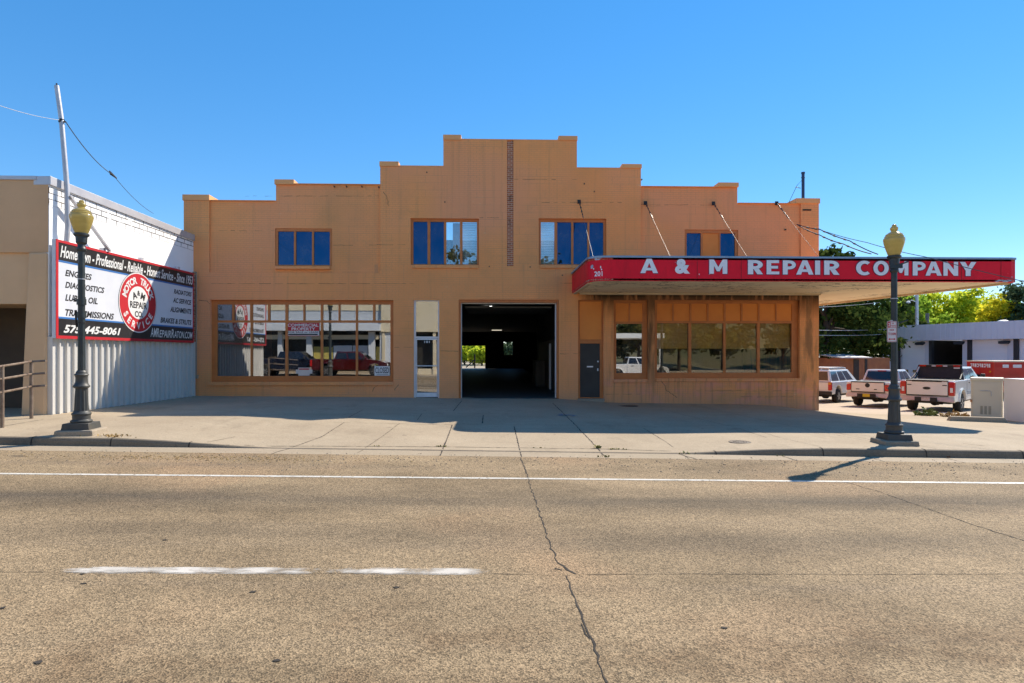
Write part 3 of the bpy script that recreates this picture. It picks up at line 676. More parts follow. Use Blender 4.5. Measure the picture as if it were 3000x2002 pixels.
# ------------------------------------------------------------------ canopy
YC = 18.15
def make_red(name, c1, c2, c3):
    k = NT(name); p = k.pos(); t = k.ramp(k.noise(p, .7, 5), .35, .68, lin(c1), lin(c2))
    t = k.mix(k.math('MULTIPLY', k.ramp(k.noise(k.pos((3, 3, .8)), 1.2, 5, .7), .50, .72), .6), t, lin(c3))
    t = k.mix(k.ramp(k.noise(p, 5.5, 3), .745, .76), t, lin((.6, .5, .5)))
    k.base(t); k.b.inputs['Roughness'].default_value = .5; k.b.inputs['Specular IOR Level'].default_value = .2; return k.m
m_red = make_red("red_fascia_paint", (.90, .012, .034), (.82, .011, .03), (.55, .012, .022))
def make_soffit():
    k = NT("peeling_cream_soffit"); p = k.pos()
    t = k.ramp(k.noise(p, .8, 5), .35, .68, lin((.88, .76, .53)), lin((.80, .65, .43)))
    t = k.mix(k.ramp(k.noise(k.pos((.5, 1.6, 1)), 1.1, 6, .7), .60, .72), t, lin((.50, .36, .22)))
    fl = k.math('ABSOLUTE', k.math('SUBTRACT', k.noise(k.pos((.45, 1.1, 1)), 1.9, 6, .6), .5))
    msk = k.ramp(k.noise(p, .55, 2), .46, .54)
    t = k.mix(k.math('MULTIPLY', k.ramp(fl, .006, .016, (1, 1, 1, 1), (0, 0, 0, 1)), msk), t, lin((.07, .05, .035)))
    k.base(t); k.b.inputs['Roughness'].default_value = .8; return k.m
m_soff = make_soffit()
m_trim = M("cream_trim", (.72, .58, .38), (.60, .46, .28), .7, 1.5, obj=False, bump=.1, bscale=20)
m_bluecap = M("blue_grey_flashing", (.22, .34, .46), (.30, .40, .50), .45, 1.5, metal=.3, obj=False)
m_letter = M("white_letter_paint", (.88, .88, .90), (.82, .82, .84), .5, 6, obj=False)
zT, zB = P(1500, 584.3, YC).z, P(1500, 643.2, YC).z
zT = 4.965; zB = P(1500, 643.5, YC).z
xa = P(1372, 640, YC).x; xl = P(1314, 640, YF).x - .02; xr0 = P(2328, 620, YC).x + .12; xr1 = C(1878, 700, 27.45).x
YE = 28.0
xrE = xr0 + (xr1 - xr0) * (YE - YC) / (C(1878, 700, 27.45).y - YC)
out = [(xl, YF - .002)]
rr = .55; cL = Vector((xl, YF)); kL = Vector((xa - .25, YC))   # straight side then rounded corner
sd_ = (kL - cL).normalized(); st = kL - sd_ * rr
for i in range(9):
    t_ = i / 8; a = st.lerp(kL, t_); b = kL.lerp(kL + Vector((rr * 1.3, 0)), t_); q_ = a.lerp(b, t_); out.append((q_.x, q_.y))
nose = len(out)
out += [(xr0 - .22, YC), (xr0 - .06, YC + .04), (xr0, YC + .16), (xrE, YE), (XR + .01, YE), (XR + .01, YF - .002)]
ident = lambda u, v, w_: Vector((u, v, w_))
MB().prism(out, ident, zB + .03, zT - .08).build('canopy_core', m_soff, shop) if False else None
canopy = MB().prism(out, ident, zB, zB + .05)
canopy = canopy.build('canopy', m_soff, shop, label='wide flat canopy with red fascia wrapping the shop corner')
def offs(poly, d):                     # outward offset along the open front and sides
    n = len(poly); res = []
    for i, p in enumerate(poly):
        a = Vector(poly[i - 1]) if i else None; b = Vector(poly[i + 1]) if i < n - 1 else None; p = Vector(p); nn = Vector((0, 0))
        if a is not None: e = (p - a).normalized(); nn += Vector((e.y, -e.x))
        if b is not None: e = (b - p).normalized(); nn += Vector((e.y, -e.x))
        nn = nn.normalized(); res.append(p - nn * d * -1)
    return res
path = out[:-2]
# outward is to the right of travel when the outline runs left side -> front -> right side
o1 = []
for i, p in enumerate(path):
    p = Vector(p); a = Vector(path[max(i - 1, 0)]); b = Vector(path[min(i + 1, len(path) - 1)]); e = (b - a).normalized(); o1.append((p, Vector((e.y, -e.x))))
if o1[nose + 0][1].y > 0: o1 = [(p, -n) for p, n in o1]
def ribbon(mb, da, db, z0, z1, mi=0):
    A = [p + n * da for p, n in o1]; B = [p + n * db for p, n in o1]
    for i in range(len(o1) - 1):
        a0, a1, b0_, b1_ = A[i], A[i + 1], B[i], B[i + 1]
        mb.hexa([(a0.x, a0.y, z0), (b0_.x, b0_.y, z0), (b1_.x, b1_.y, z0), (a1.x, a1.y, z0)], [(a0.x, a0.y, z1), (b0_.x, b0_.y, z1), (b1_.x, b1_.y, z1), (a1.x, a1.y, z1)], mi)
q = MB(); ribbon(q, -.09, 0, zB - .015, zT - .06); fas = q.build('fascia', m_red, canopy, smooth=35)
q = MB(); ribbon(q, -.14, .03, zT - .058, zT); q.build('cap_flashing', m_bluecap, canopy)
MB().prism(out, ident, zT - .12, zT - .061).build('canopy_deck', m_cap, canopy)
q = MB(); q.bar((xr0 - .12, YC + .25, zB - .03), (xrE - .12, YE - .02, zB - .03), .16, .056); q.bar((XR - 8.9, YF - .06, zB - .035), (XR + .02, YF - .06, zB - .035), .10, .065)
q.bar((xl + .10, YF - .02, zB - .028), (st.x + .10, st.y, zB - .028), .12, .05)
for i in range(14):
    t_ = (i + .5) / 14; y_ = YC + .6 + t_ * 8; x_ = xr0 - .24 + (xrE - xr0) * (y_ - YC) / (YE - YC); q.box(x_ - .02, x_ + .02, y_ - .02, y_ + .02, zB - .07, zB - .002)
q.build('soffit_trim', m_trim, canopy)
# lettering
fC = lambda u, v, t_: Vector((u, YC - .002 - t_, v))
def cx(px): return P(px, 610, YC).x
def cz(py, px): return P(px, py, YC).z
q = MB()
LET = [('A', 1469.2, 1510, 594.2, 627.2), ('&', 1548.7, 1583.3, 594.5, 628.8), ('M', 1627.3, 1668.7, 596, 628.8), ('R', 1716, 1750.8, 597.3, 629.8), ('E', 1758.8, 1788, 597.6, 630), ('P', 1796, 1828, 598, 630.3),
       ('A', 1826.8, 1866.5, 598, 630.6), ('I', 1870, 1881.5, 598.4, 630.8), ('R', 1890.8, 1926, 598.5, 631), ('C', 1963.9, 1998.8, 598.5, 632.2), ('O', 2003.7, 2039, 598.8, 632.7), ('M', 2049.5, 2084, 600.2, 632.4),
       ('P', 2094, 2125.7, 600.8, 632.8), ('A', 2123, 2160.4, 601, 633), ('N', 2164.3, 2198, 601.4, 633.3), ('Y', 2202, 2240, 601.6, 633.7)]
def heavy(ch):      # block capitals as polygons in a unit box
    if ch == 'M': return [[(0, 0), (.26, 0), (.26, .55), (.42, .18), (.58, .18), (.74, .55), (.74, 0), (1, 0), (1, 1), (.74, 1), (.5, .47), (.26, 1), (0, 1)]]
    if ch == 'A': return [[(0, 0), (.27, 0), (.335, .19), (.335, .4), (.42, .4), (.5, .68), (.58, .4), (.42, .4), (.335, .4), (.335, .19), (.665, .19), (.73, 0), (1, 0), (.645, 1), (.355, 1)]]
    if ch == 'E': return [[(0, 0), (1, 0), (1, .2), (.36, .2), (.36, .41), (.9, .41), (.9, .6), (.36, .6), (.36, .8), (.98, .8), (.98, 1), (0, 1)]]
    if ch == 'I': return [[(0, 0), (1, 0), (1, 1), (0, 1)]]
    if ch == 'N': return [[(0, 0), (.29, 0), (.29, .55), (.71, 0), (1, 0), (1, 1), (.71, 1), (.71, .45), (.29, 1), (0, 1)]]
    if ch == 'Y': return [[(.35, 0), (.65, 0), (.65, .38), (1, 1), (.68, 1), (.5, .64), (.32, 1), (0, 1), (.35, .38)]]
    return None
def arc(cx_, cy_, rx, ry, a0, a1, n=10): return [(cx_ + rx * math.cos(R(a0 + (a1 - a0) * i / n)), cy_ + ry * math.sin(R(a0 + (a1 - a0) * i / n))) for i in range(n + 1)]
def band_strip(o, i): return [[o[k], o[k + 1], i[k + 1], i[k]] for k in range(len(o) - 1)]
def heavy_polys(ch):
    if ch == 'A': return [[(0, 0), (.28, 0), (.5, .70), (.5, 1), (.36, 1)], [(1, 0), (.64, 1), (.5, 1), (.5, .70), (.72, 0)], [(.34, .19), (.66, .19), (.61, .37), (.39, .37)]]
    if ch in ('R', 'P'):
        rx = .52 if ch == 'R' else .48
        bowl = band_strip([(.35, 1)] + arc(.46, .68, rx, .32, 90, -90) + [(.35, .36)], [(.35, .79)] + arc(.46, .68, .2, .11, 90, -90) + [(.35, .57)])
        pl = [[(0, 0), (.35, 0), (.35, 1), (0, 1)]] + bowl
        if ch == 'R': pl.append([(.38, .36), (.62, 0), (1, 0), (.70, .42)])
        return pl
    if ch == 'O': return band_strip(arc(.5, .5, .5, .5, 0, 360, 28), arc(.5, .5, .22, .29, 0, 360, 28))
    if ch == 'C': return band_strip(arc(.55, .5, .55, .5, 48, 312, 24), arc(.58, .5, .27, .29, 52, 308, 24))
    h = heavy(ch)
    return h
q = MB(); q2 = MB()
for ch, x0, x1, y0_, y1_ in LET:
    m = (x0 + x1) / 2; u0, u1, v0, v1 = cx(x0), cx(x1), cz(y1_, m), cz(y0_, m)
    for (mb_, g, th) in ((q, 0, .012), (q2, .018, .005)):
        if ch == '&': mb_.text('&', fC, u0 - g * .3, u1 + g * .3, v0 - g * .3, v1 + g * .3, th=th, bold=.055 + g)
        else:
            for pl in heavy_polys(ch):
                cxx = sum(p[0] for p in pl) / len(pl); cyy = sum(p[1] for p in pl) / len(pl)
                pts = [(u0 + p[0] * (u1 - u0), v0 + p[1] * (v1 - v0)) for p in pl]
                if g:
                    c_x, c_y = (u0 + cxx * (u1 - u0)), (v0 + cyy * (v1 - v0))
                    pts = [(p[0] + math.copysign(g, p[0] - c_x), p[1] + math.copysign(g, p[1] - c_y)) for p in pts]
                mb_.add([fC(p[0], p[1], th) for p in pts], [tuple(range(len(pts)))])
q2.build('letter_outline', M("dark_letter_edge", (.16, .02, .07), (.2, .03, .08), .5, 4, obj=False), canopy, fix=False)
q.build('lettering', m_letter, canopy, fix=False)
q = MB(); mz = 1373
fS = lambda u, v, t_: Vector((u, YC - .012 - t_ + max(0, (kL.x + .72 - u)) ** 2 * .50, v))
q.text('201', fS, cx(1365.5), cx(1383), cz(633.5, mz), cz(622, mz), th=.012, bold=.02)
for (a, b, s_) in ((1364, 616, 3), (1379, 613, 3.5), (1381, 618, 3), (1378, 634.5, 1.2), (1604, 629, 2.4), (1627, 629, 1.2), (1549, 602, 1.2), (1384, 588, 1.5)):
    q.add([fS(cx(a + s_ * math.cos(t_) * .5 * rnd.uniform(.6, 1.2)), cz(b + s_ * math.sin(t_) * rnd.uniform(.5, 1.1), mz), .012) for t_ in (0, 1.05, 2.1, 3.15, 4.2, 5.25)], [(0, 1, 2, 3, 4, 5)])
q.build('faded_number', m_letter, canopy, fix=False)
q = MB()
for (a, b, s_) in ((1369, 593.5, 4), (1374, 594.5, 3.5), (1378, 591.5, 3), (1361, 609, 3.4), (1360.5, 613, 3)):
    q.add([fS(cx(a + s_ * math.cos(t_) * rnd.uniform(.6, 1.2)), cz(b + s_ * math.sin(t_) * rnd.uniform(.5, 1.0), mz), .010) for t_ in (0, .8, 1.6, 2.4, 3.15, 4.0, 4.8, 5.6)], [tuple(range(8))])
for (a, b, s_) in ((2296, 644, 7), (2306, 645.5, 8), (2316, 644, 7), (2322, 636, 3), (2288, 646, 5)):
    q.add([fC(cx(a + s_ * math.cos(t_) * rnd.uniform(.7, 1.3)), cz(b + s_ * .34 * math.sin(t_) * rnd.uniform(.5, 1.0), 2300), .004) for t_ in (0, .8, 1.6, 2.4, 3.15, 4.0, 4.8, 5.6)], [tuple(range(8))])
q.build('peeled_patch', M("bare_metal_patch", (.45, .5, .58), (.36, .4, .5), .5, 8, obj=False), canopy, fix=False)
q = MB()
for px in (1701, 1600, 2206, 2297): q.box(cx(px) - .006, cx(px) + .006, YC - .006, YC - .001, zB, zT - .06)
q.build('panel_joint', M("red_joint", (.2, .01, .015), (.15, .01, .012), .6, 4, obj=False), canopy)
# tie rods holding the canopy
m_rod = M("weathered_rod", (.22, .20, .18), (.14, .125, .11), .5, 6, metal=.5, obj=False)
for (a, b), (c, d) in (((1329, 463.5), (1362, 583)), ((1481, 466.5), (1540, 583)), ((1637, 467.5), (1717, 584)), ((1782, 467), (1883, 586))):
    p = P(a, b, YF); p.y -= .03; e = P(c, d, YC + .35); e.z = zT - .02
    j = p.lerp(e, .30); q = MB().tube([j, e], .0055, 6).tube([j - (e - p) * .01, j + (e - p) * .01], .022, 6)
    o = q.build('tie_rod', m_rod, shop, smooth=40)
    q = MB().tube([p, j], .012, 6); q.box(p.x - .06, p.x + .06, p.y, p.y + .028, p.z - .07, p.z + .07)
    for t_ in (.06, .12, .2, .26): m = p.lerp(e, t_); q.tube([m - (e - p).normalized() * .09, m, m + (e - p).normalized() * .09], [.010, rnd.uniform(.024, .036), .010], 6)
    q.build('turnbuckle', m_black, o, smooth=50)
# small fixings and scars on the front
q = MB()
for (a, b) in ((1341, 422), (1364, 440), (1021, 464), (979.5, 396), (1123, 612), (1216.6, 613), (1290.4, 632), (1803, 527), (1591 - 118, 412), (872 - 3, 429.5), (850 - 20, 428), (795, 428), (767, 428)):
    p = P(a, b, YF - .004); q.box(p.x - .018, p.x + .018, p.y - .02, YF + .075, p.z - .02, p.z + .02)
q.build('wall_fixing', m_black, shop)
p = P(1852, 482, YF - .01); MB().box(p.x - .16, p.x + .16, YF - .012, YF + .0, p.z - .03, p.z + .03).build('vent', m_crack, shop)

# ------------------------------------------------------------------ notices in the windows
m_paper = M("white_card", (.75, .74, .72), (.68, .66, .64), .6, 3, obj=False)
m_sred = M("sign_red", (.55, .02, .03), (.48, .02, .03), .5, 3, obj=False)
m_sblk = M("sign_black", (.015, .015, .017), (.025, .024, .026), .5, 3, obj=False)
yS = YF + .13 + .02
def sgn(px0, px1, py0, py1, Y=yS): return (P(px0, 812, Y).x, P(px1, 812, Y).x, P((px0 + px1) / 2, py1, Y).z, P((px0 + px1) / 2, py0, Y).z)
fN = lambda u, v, t_: Vector((u, yS - .01 - t_, v))
a = sgn(658.5, 732.5, 740.5, 771.5)
r_ = thing('for_sale_sign', 'red and white property-for-sale banner hung inside the wide shop window', 'sign', ((a[0] + a[1]) / 2, yS, a[2]))
H = a[3] - a[2]; vv = lambda t_: a[3] - H * t_
MB().box(a[0], a[1], yS - .01, yS - .004, a[2], a[3]).build('panel', m_paper, r_)
q = MB().box(a[0], a[1], yS - .0125, yS - .0102, vv(.62), vv(.02)); q.box(a[0], a[1], yS - .0125, yS - .0102, a[2], vv(.965)); q.build('red_band', m_sred, r_)
q = MB(); q.text('COMMERCIAL', fN, a[0] + .03, a[1] - .02, vv(.31), vv(.08), th=.005, bold=.02); q.text('PROPERTY', fN, a[0] + .17, a[1] - .14, vv(.59), vv(.36), th=.005, bold=.02); q.build('lettering', m_white, r_, fix=False)
q = MB(); q.text('FOR SALE or LEASE', fN, a[0] + .04, a[1] - .03, vv(.78), vv(.66), th=.003, bold=.02); q.box(a[0] + .05, a[1] - .05, yS - .0125, yS - .0102, vv(.93), vv(.83)); q.build('small_lettering', m_sblk, r_, fix=False)
a = sgn(859.5, 894.4, 840.5, 862.3); H = a[3] - a[2]
r_ = thing('closed_sign', 'white card reading CLOSED in a corner of the wide shop window', 'sign', ((a[0] + a[1]) / 2, yS, a[2]))
MB().box(a[0], a[1], yS - .01, yS - .004, a[2], a[3]).build('panel', m_paper, r_)
q = MB(); q.text('CLOSED', fN, a[0] + .03, a[1] - .03, a[3] - H * .74, a[3] - H * .13, th=.004, bold=.012); q.box(a[0] + .08, a[1] - .06, yS - .0125, yS - .0102, a[3] - H * .88, a[3] - H * .84); q.build('lettering', m_sblk, r_, fix=False)
a = sgn(679, 717, 844, 862.3); H = a[3] - a[2]; W_ = a[1] - a[0]
r_ = thing('paper_notice', 'pale paper notices with a red heading taped low in the shop window', 'notice', ((a[0] + a[1]) / 2, yS, a[2]))
q = MB().box(a[0], a[1], yS - .010, yS - .006, a[2] + H * .25, a[2] + H * .76); q.box(a[0] + W_ * .15, a[1] - W_ * .16, yS - .013, yS - .0105, a[2], a[3]); q.build('paper', M("pinkish_paper", (.72, .62, .54), (.66, .56, .49), .7, 3, obj=False), r_)
q = MB().box(a[0] + W_ * .2, a[1] - W_ * .2, yS - .0155, yS - .0135, a[3] - H * .26, a[3] - H * .1); q.build('heading', m_sred, r_)

# ------------------------------------------------------------------ neighbouring building on the left, its billboard, pole
A0, B0 = C(113, 900, 15.0), C(445, 900, 21.7); A0.z = B0.z = 0
Ud = (B0 - A0).normalized(); Nn = Vector((Ud.y, -Ud.x, 0)); LW = (B0 - A0).length
def S(u, v, t_=0.0): return A0 + Ud * u + Nn * t_ + Vector((0, 0, v))
m_stucco = M("beige_stucco", (.72, .45, .245), (.64, .395, .215), .88, .8, bump=.3, bscale=35, obj=False)
m_stucco2 = M("pale_stucco", (.76, .50, .28), (.68, .445, .25), .88, .8, bump=.3, bscale=35, obj=False)
def make_wbrick():
    k = NT("whitewashed_brick"); p = k.pos()
    t = k.ramp(k.noise(p, 1.2, 5), .35, .7, lin((.92, .92, .91)), lin((.86, .86, .86)))
    b = k.n("TexBrick"); b.inputs['Scale'].default_value = 1; b.inputs['Brick Width'].default_value = .42; b.inputs['Row Height'].default_value = .15; b.inputs['Mortar Size'].default_value = .014
    cx_ = k.n("CombineXYZ"); k.l(k.axis(1), cx_.inputs[0]); k.l(k.axis(2), cx_.inputs[1]); k.l(cx_.outputs[0], b.inputs['Vector'])
    m = k.math('MULTIPLY', k.lr(k.axis(2), 5.66, 5.76), k.ramp(k.noise(k.pos((1, 1, 1)), 2.2, 5, .75), .34, .50))
    m = k.math('MULTIPLY', m, k.lr(k.axis(2), 6.16, 6.14))
    t = k.mix(k.math('MULTIPLY', m, b.outputs['Fac']), t, lin((.05, .04, .035)))
    k.base(t); k.b.inputs['Roughness'].default_value = .8; k.bump(k.noise(p, 12, 3), .1, .01); return k.m
m_wbrick = make_wbrick()
m_coping = M("grey_metal_coping", (.58, .58, .60), (.50, .50, .53), .4, 2, metal=.3, obj=False)
nb = thing('neighbour_building', 'beige stucco building with a long white side wall at the left edge', 'building', (A0.x, A0.y, .4))
zc0 = C(113, 404.5, 15.0).z; zc1 = C(437, 540, 21.6).z
back = 10.5
W0 = [S(0.0, -.6), S(back, -.6), S(back, -.6, -.35), S(0.0, -.6, -.35)]; W1 = [S(0, zc0 - .22), S(back, zc1 - .28), S(back, zc1 - .28, -.35), S(0, zc0 - .22, -.35)]
MB().hexa(W0, W1).build('side_wall', m_wbrick, nb)
q = MB()
q.hexa([S(-.02, zc0 - .219, -.38), S(back, zc1 - .279, -.38), S(back, zc1 - .279, .05), S(-.02, zc0 - .219, .05)], [S(-.02, zc0, -.38), S(back, zc1 - .06, -.38), S(back, zc1 - .06, .05), S(-.02, zc0, .05)])
q.box(A0.x - 19, A0.x - .30, A0.y - .03, A0.y + .4, zc0 - .10, zc0 + .0)
q.build('coping', m_coping, nb, bevel=.01)
xf = A0.x - .012; yf = A0.y
zband = P(60, 580, yf).z; ztop = zc0 - .101; zdoor = P(30, 697, yf).z
pxl, pxr = P(66, 800, yf).x, xf
q = MB(); q.box(xf - 19, xf, yf, yf + .3, zband, ztop); q.build('upper_front', m_stucco, nb, bevel=.01)
q = MB(); q.box(xf - 19, pxl, yf + .06, yf + .3, zdoor, zband - .002); q.build('lintel', m_stucco2, nb)
q = MB(); q.hexa([(pxl - .14, yf - .12, -.3), (pxr - .02, yf - .12, -.3), (pxr - .02, yf + .3, -.3), (pxl - .14, yf + .3, -.3)], [(pxl + .02, yf - .05, zband - .002), (pxr - .02, yf - .05, zband - .002), (pxr - .02, yf + .3, zband - .002), (pxl + .02, yf + .3, zband - .002)]); q.build('pillar', m_stucco2, nb, bevel=.04)
q = MB(); q.box(xf - 19, pxl - .145, yf + 1.6, yf + 1.7, -.3, zdoor + .1); q.build('entrance_recess', M("brown_recess", (.10, .075, .05), (.07, .05, .035), .8, 1, obj=False), nb)
q = MB(); q.box(xf - 19, pxl - .06, yf + .3, yf + 1.6, zdoor + .002, zdoor + .1); q.build('recess_ceiling', m_stucco, nb)
q = MB(); q.box(xf - 19, xf - .38, yf + 1.8, yf + 10, zc0 - 1.2, zc0 - 1.0); q.build('flat_roof', m_dark, nb)
q = MB(); q.box(xf - .35, xf - .02, yf + .301, yf + 1.65, -.5, zdoor + .1); q.build('return_wall', m_stucco2, nb)
# ribbed metal cladding below the sign
m_rib = M("light_grey_cladding", (.66, .645, .61), (.58, .57, .54), .45, 1.2, metal=.15, obj=False, stretch=(1, 1, .25))
q = MB(); L_ = LW - .12; n = 26; prof = []
for i in range(n):
    u = -.02 + i * (L_ + .02) / n; w_ = (L_ + .02) / n
    prof += [(u, .06), (u + w_ * .78, .06), (u + w_ * .79, .125), (u + w_ * .96, .125)]
prof.append((L_, .10))
zS0 = P(300, 790, 19).z
for (u0, t0), (u1, t1) in zip(prof, prof[1:]): q.quad(S(u0, gz(*S(u0, 0).xy) - .1, t0), S(u1, gz(*S(u1, 0).xy) - .1, t1), S(u1, 2.42, t1), S(u0, 2.42, t0))
q.quad(S(-.02, .2, .10), S(-.02, 2.42, .10), S(-.02, 2.42, -.36), S(-.02, .2, -.36)); q.build('metal_cladding', m_rib, nb, fix=False)

def wallhit(px, t_=.2):                  # where the column px meets the side wall (t_ in front of it): distance, run
    dd = C(px, 812, 1.0); o_ = A0 + Nn * t_; det = dd.x * -Ud.y + dd.y * Ud.x
    s_ = (o_.x * -Ud.y + o_.y * Ud.x) / det; return s_, (Vector((dd.x * s_, dd.y * s_, 0)) - o_).dot(Ud)
def SD(px): return wallhit(px)[0]
def SU(px): return wallhit(px)[1]
def SV(px, py): return C(px, py, SD(px)).z
u0, u1 = SU(128), SU(444); v0, v1 = SV(127, 776.5), SV(127, 548.5)
bb = thing('billboard', 'painted motor truck repair billboard with a red round emblem on the white wall', 'sign', S(u0, v0, .1))
SX = lambda t_: (lambda u, v, w_: S(u, v, t_ + w_))
m_bw = M("billboard_white", (.70, .72, .76), (.64, .66, .71), .45, 1.5, obj=False); m_bb = M("billboard_black", (.014, .014, .016), (.025, .024, .026), .45, 2, obj=False)
m_bblue = M("billboard_blue", (.05, .19, .50), (.05, .17, .44), .45, 2, obj=False)
f0 = SX(.105)
def srect(mb, a, b, c, d, t0, t1): mb.prism([(a, c), (b, c), (b, d), (a, d)], SX(0), t0, t1)
q = MB(); srect(q, u0, u1, v0, v1, .102, .20); q.build('panel', m_bw, bb)
zc = lambda zx, zy: (zx / 3.0786, 509.2 + zy / 3.0786)
def vleft(zy): return SV(zc(410, 0)[0], zc(0, zy)[1])
vt1, vt0, vl0 = vleft(143), vleft(268), vleft(281); vb1, vb0, vbl = vleft(682), vleft(803), vleft(669)
bw_ = SU(zc(410, 0)[0]) - u0
q = MB(); srect(q, u0 + bw_, u1, vt0, vt1, .201, .203); srect(q, u0 + bw_, u1, vb0, vb1, .201, .203); q.build('black_band', m_bb, bb)
q = MB(); srect(q, u0 + bw_, u1, vl0, vt0, .201, .204); srect(q, u0 + bw_, u1, vb1, vbl, .201, .204); q.build('blue_line', m_bblue, bb)
q = MB(); srect(q, u0, u1, vt1, v1 + .004, .2005, .212); srect(q, u0, u1, v0 - .004, vb0, .2005, .212); srect(q, u0 - .004, u0 + bw_, vb0, vt1, .2005, .212); srect(q, u1 - .05, u1 + .004, vb0, vt1, .2005, .212); q.build('red_border', m_sred, bb)
ec = zc(977, 573); eu = SU(ec[0]); ev = SV(*ec); er = (SV(ec[0], zc(0, 362)[1]) - SV(ec[0], zc(0, 785)[1])) / 2
circ = lambda r__, n=48: [(eu + r__ * math.cos(6.28318 * i / n), ev + r__ * math.sin(6.28318 * i / n)) for i in range(n)]
emb = MB().prism(circ(er * 1.012), SX(0), .204, .2065).build('emblem', m_sblk, bb, label='round red and white emblem')
MB().prism(circ(er), SX(0), .2066, .2085).build('emblem_rim', m_white, emb)
MB().prism(circ(er * .965), SX(0), .2086, .2105).build('red_ring', m_sred, emb)
ri = er * .545
MB().prism(circ(ri), SX(0), .2106, .2125).build('white_disc', m_white, emb)
def arctext(mb, body, r0, hgt, a0, a1, t_, flip=False):
    n = len(body)
    for i, ch in enumerate(body):
        if ch == ' ': continue
        a = R(a0 + (a1 - a0) * i / (n - 1)); vs, fs = glyphs(ch, 0, .035); xa_, xb_ = min(v[0] for v in vs), max(v[0] for v in vs); yb_ = max(v[1] for v in vs)
        sc = hgt / .73; g = []
        for v in vs:
            x, y = (v[0] - (xa_ + xb_) / 2) * sc * .95, (v[1] if not flip else v[1]) * sc
            if not flip: rad, tan = r0 + y, x; ux, uy = math.cos(a), math.sin(a); tx, ty = math.sin(a), -math.cos(a)
            else: rad, tan = r0 - y, x; ux, uy = math.cos(a), math.sin(a); tx, ty = -math.sin(a), math.cos(a)
            g.append(S(eu + ux * rad + tx * tan, ev + uy * rad + ty * tan, t_))
        mb.add(g, fs)
q = MB(); arctext(q, 'MOTOR TRUCK', er * .64, er * .225, 160, 20, .2115); arctext(q, 'SERVICE', er * .87, er * .225, 212, 328, .2115, True); q.build('ring_lettering', m_white, emb, fix=False)
q = MB(); f1 = SX(.2125)
def bt(mb, body, f, a, b, c, d, **kw): mb.text(body, f, SU(zc(a, 0)[0]), SU(zc(b, 0)[0]), c, d, **kw)
EV = lambda zy: SV(ec[0], zc(0, zy)[1])
q.text('REPAIR', f1, eu - ri * .83, eu + ri * .83, EV(613), EV(566), th=.001, bold=.03); q.text('CO.', f1, eu - ri * .38, eu + ri * .42, EV(675), EV(632), th=.001, bold=.03)
for ch, du, dv, rot in (('A', -.40, .42, 22), ('&', 0, .60, 0), ('M', .42, .42, -20)):
    vs, fs = glyphs(ch, 0, .04); xa_, xb_ = min(v[0] for v in vs), max(v[0] for v in vs); sc = ri * (.42 if ch != '&' else .30) / .73; c_, s_ = math.cos(R(rot)), math.sin(R(rot))
    q.add([S(eu + ri * du + ((v[0] - (xa_ + xb_) / 2) * c_ - (v[1] - .36) * s_) * sc, ev + ri * dv + ((v[0] - (xa_ + xb_) / 2) * s_ + (v[1] - .36) * c_) * sc, .2135) for v in vs], fs)
q.build('disc_lettering', m_sblk, emb, fix=False)
q = MB(); f2 = SX(.203)
vh = vt1 - vt0
q.text('Hometown - Professional - Reliable - Honest Service - Since 1953', f2, SU(zc(425, 0)[0]), SU(zc(1362, 0)[0]), vt0 + vh * .16, vt1 - vh * .14, th=.0015, shear=.32, bold=.022)
q.text('575-445-8061', f2, SU(zc(448, 0)[0]), SU(zc(852, 0)[0]), vleft(783), vleft(722), th=.0015, shear=.28, bold=.035)
wu0, wu1 = SU(zc(1063, 0)[0]), SU(zc(1361, 0)[0]); wv0, wv1 = vb0 + .07, vb1 - .07
segs = [('AMR', 1.0), ('EPAIR', .82), ('R', 1.0), ('ATON.COM', .82)]; wl = [1.75, 2.5, .62, 4.35]; tw = sum(wl); uu = wu0
for (b_, h_), l_ in zip(segs, wl): q.text(b_, f2, uu, uu + (wu1 - wu0) * l_ / tw - .02, wv0, wv0 + (wv1 - wv0) * h_, th=.0015, shear=.2, bold=.012); uu += (wu1 - wu0) * l_ / tw
q.build('white_lettering', m_white, bb, fix=False)
q = MB(); f3 = SX(.2)
for body, a, b, c, d in (('ENGINES', 460, 648, 370, 327), ('DIAGNOSTICS', 460, 737, 455, 413), ('LUBE & OIL', 460, 690, 548, 503), ('TRANSMISSIONS', 460, 805, 656, 610)):
    bt(q, body, f3, a, b, vleft(c + 4), vleft(d), th=.0025, shear=.25, bold=.03)
for body, a, b, ya, yb in (('RADIATORS', 1228, 1353, 519, 486), ('AC SERVICE', 1222, 1351, 580, 545), ('ALIGNMENTS', 1202, 1352, 645, 608), ('BRAKES & STRUTS', 1133, 1352, 722, 685)):
    mx = zc((a + b) / 2, 0)[0]; bt(q, body, f3, a, b, SV(mx, zc(0, ya)[1]), SV(mx, zc(0, yb)[1]), th=.0025, shear=.25, bold=.03)
q.build('black_lettering', m_sblk, bb, fix=False)
q = MB()
for px in (243, 330, 413): u = SU(px); q.prism([(u - .05, v1), (u + .05, v1), (u + .05, v1 + .1), (u - .05, v1 + .1)], SX(0), .05, .17)
q.build('bracket', m_coping, bb)

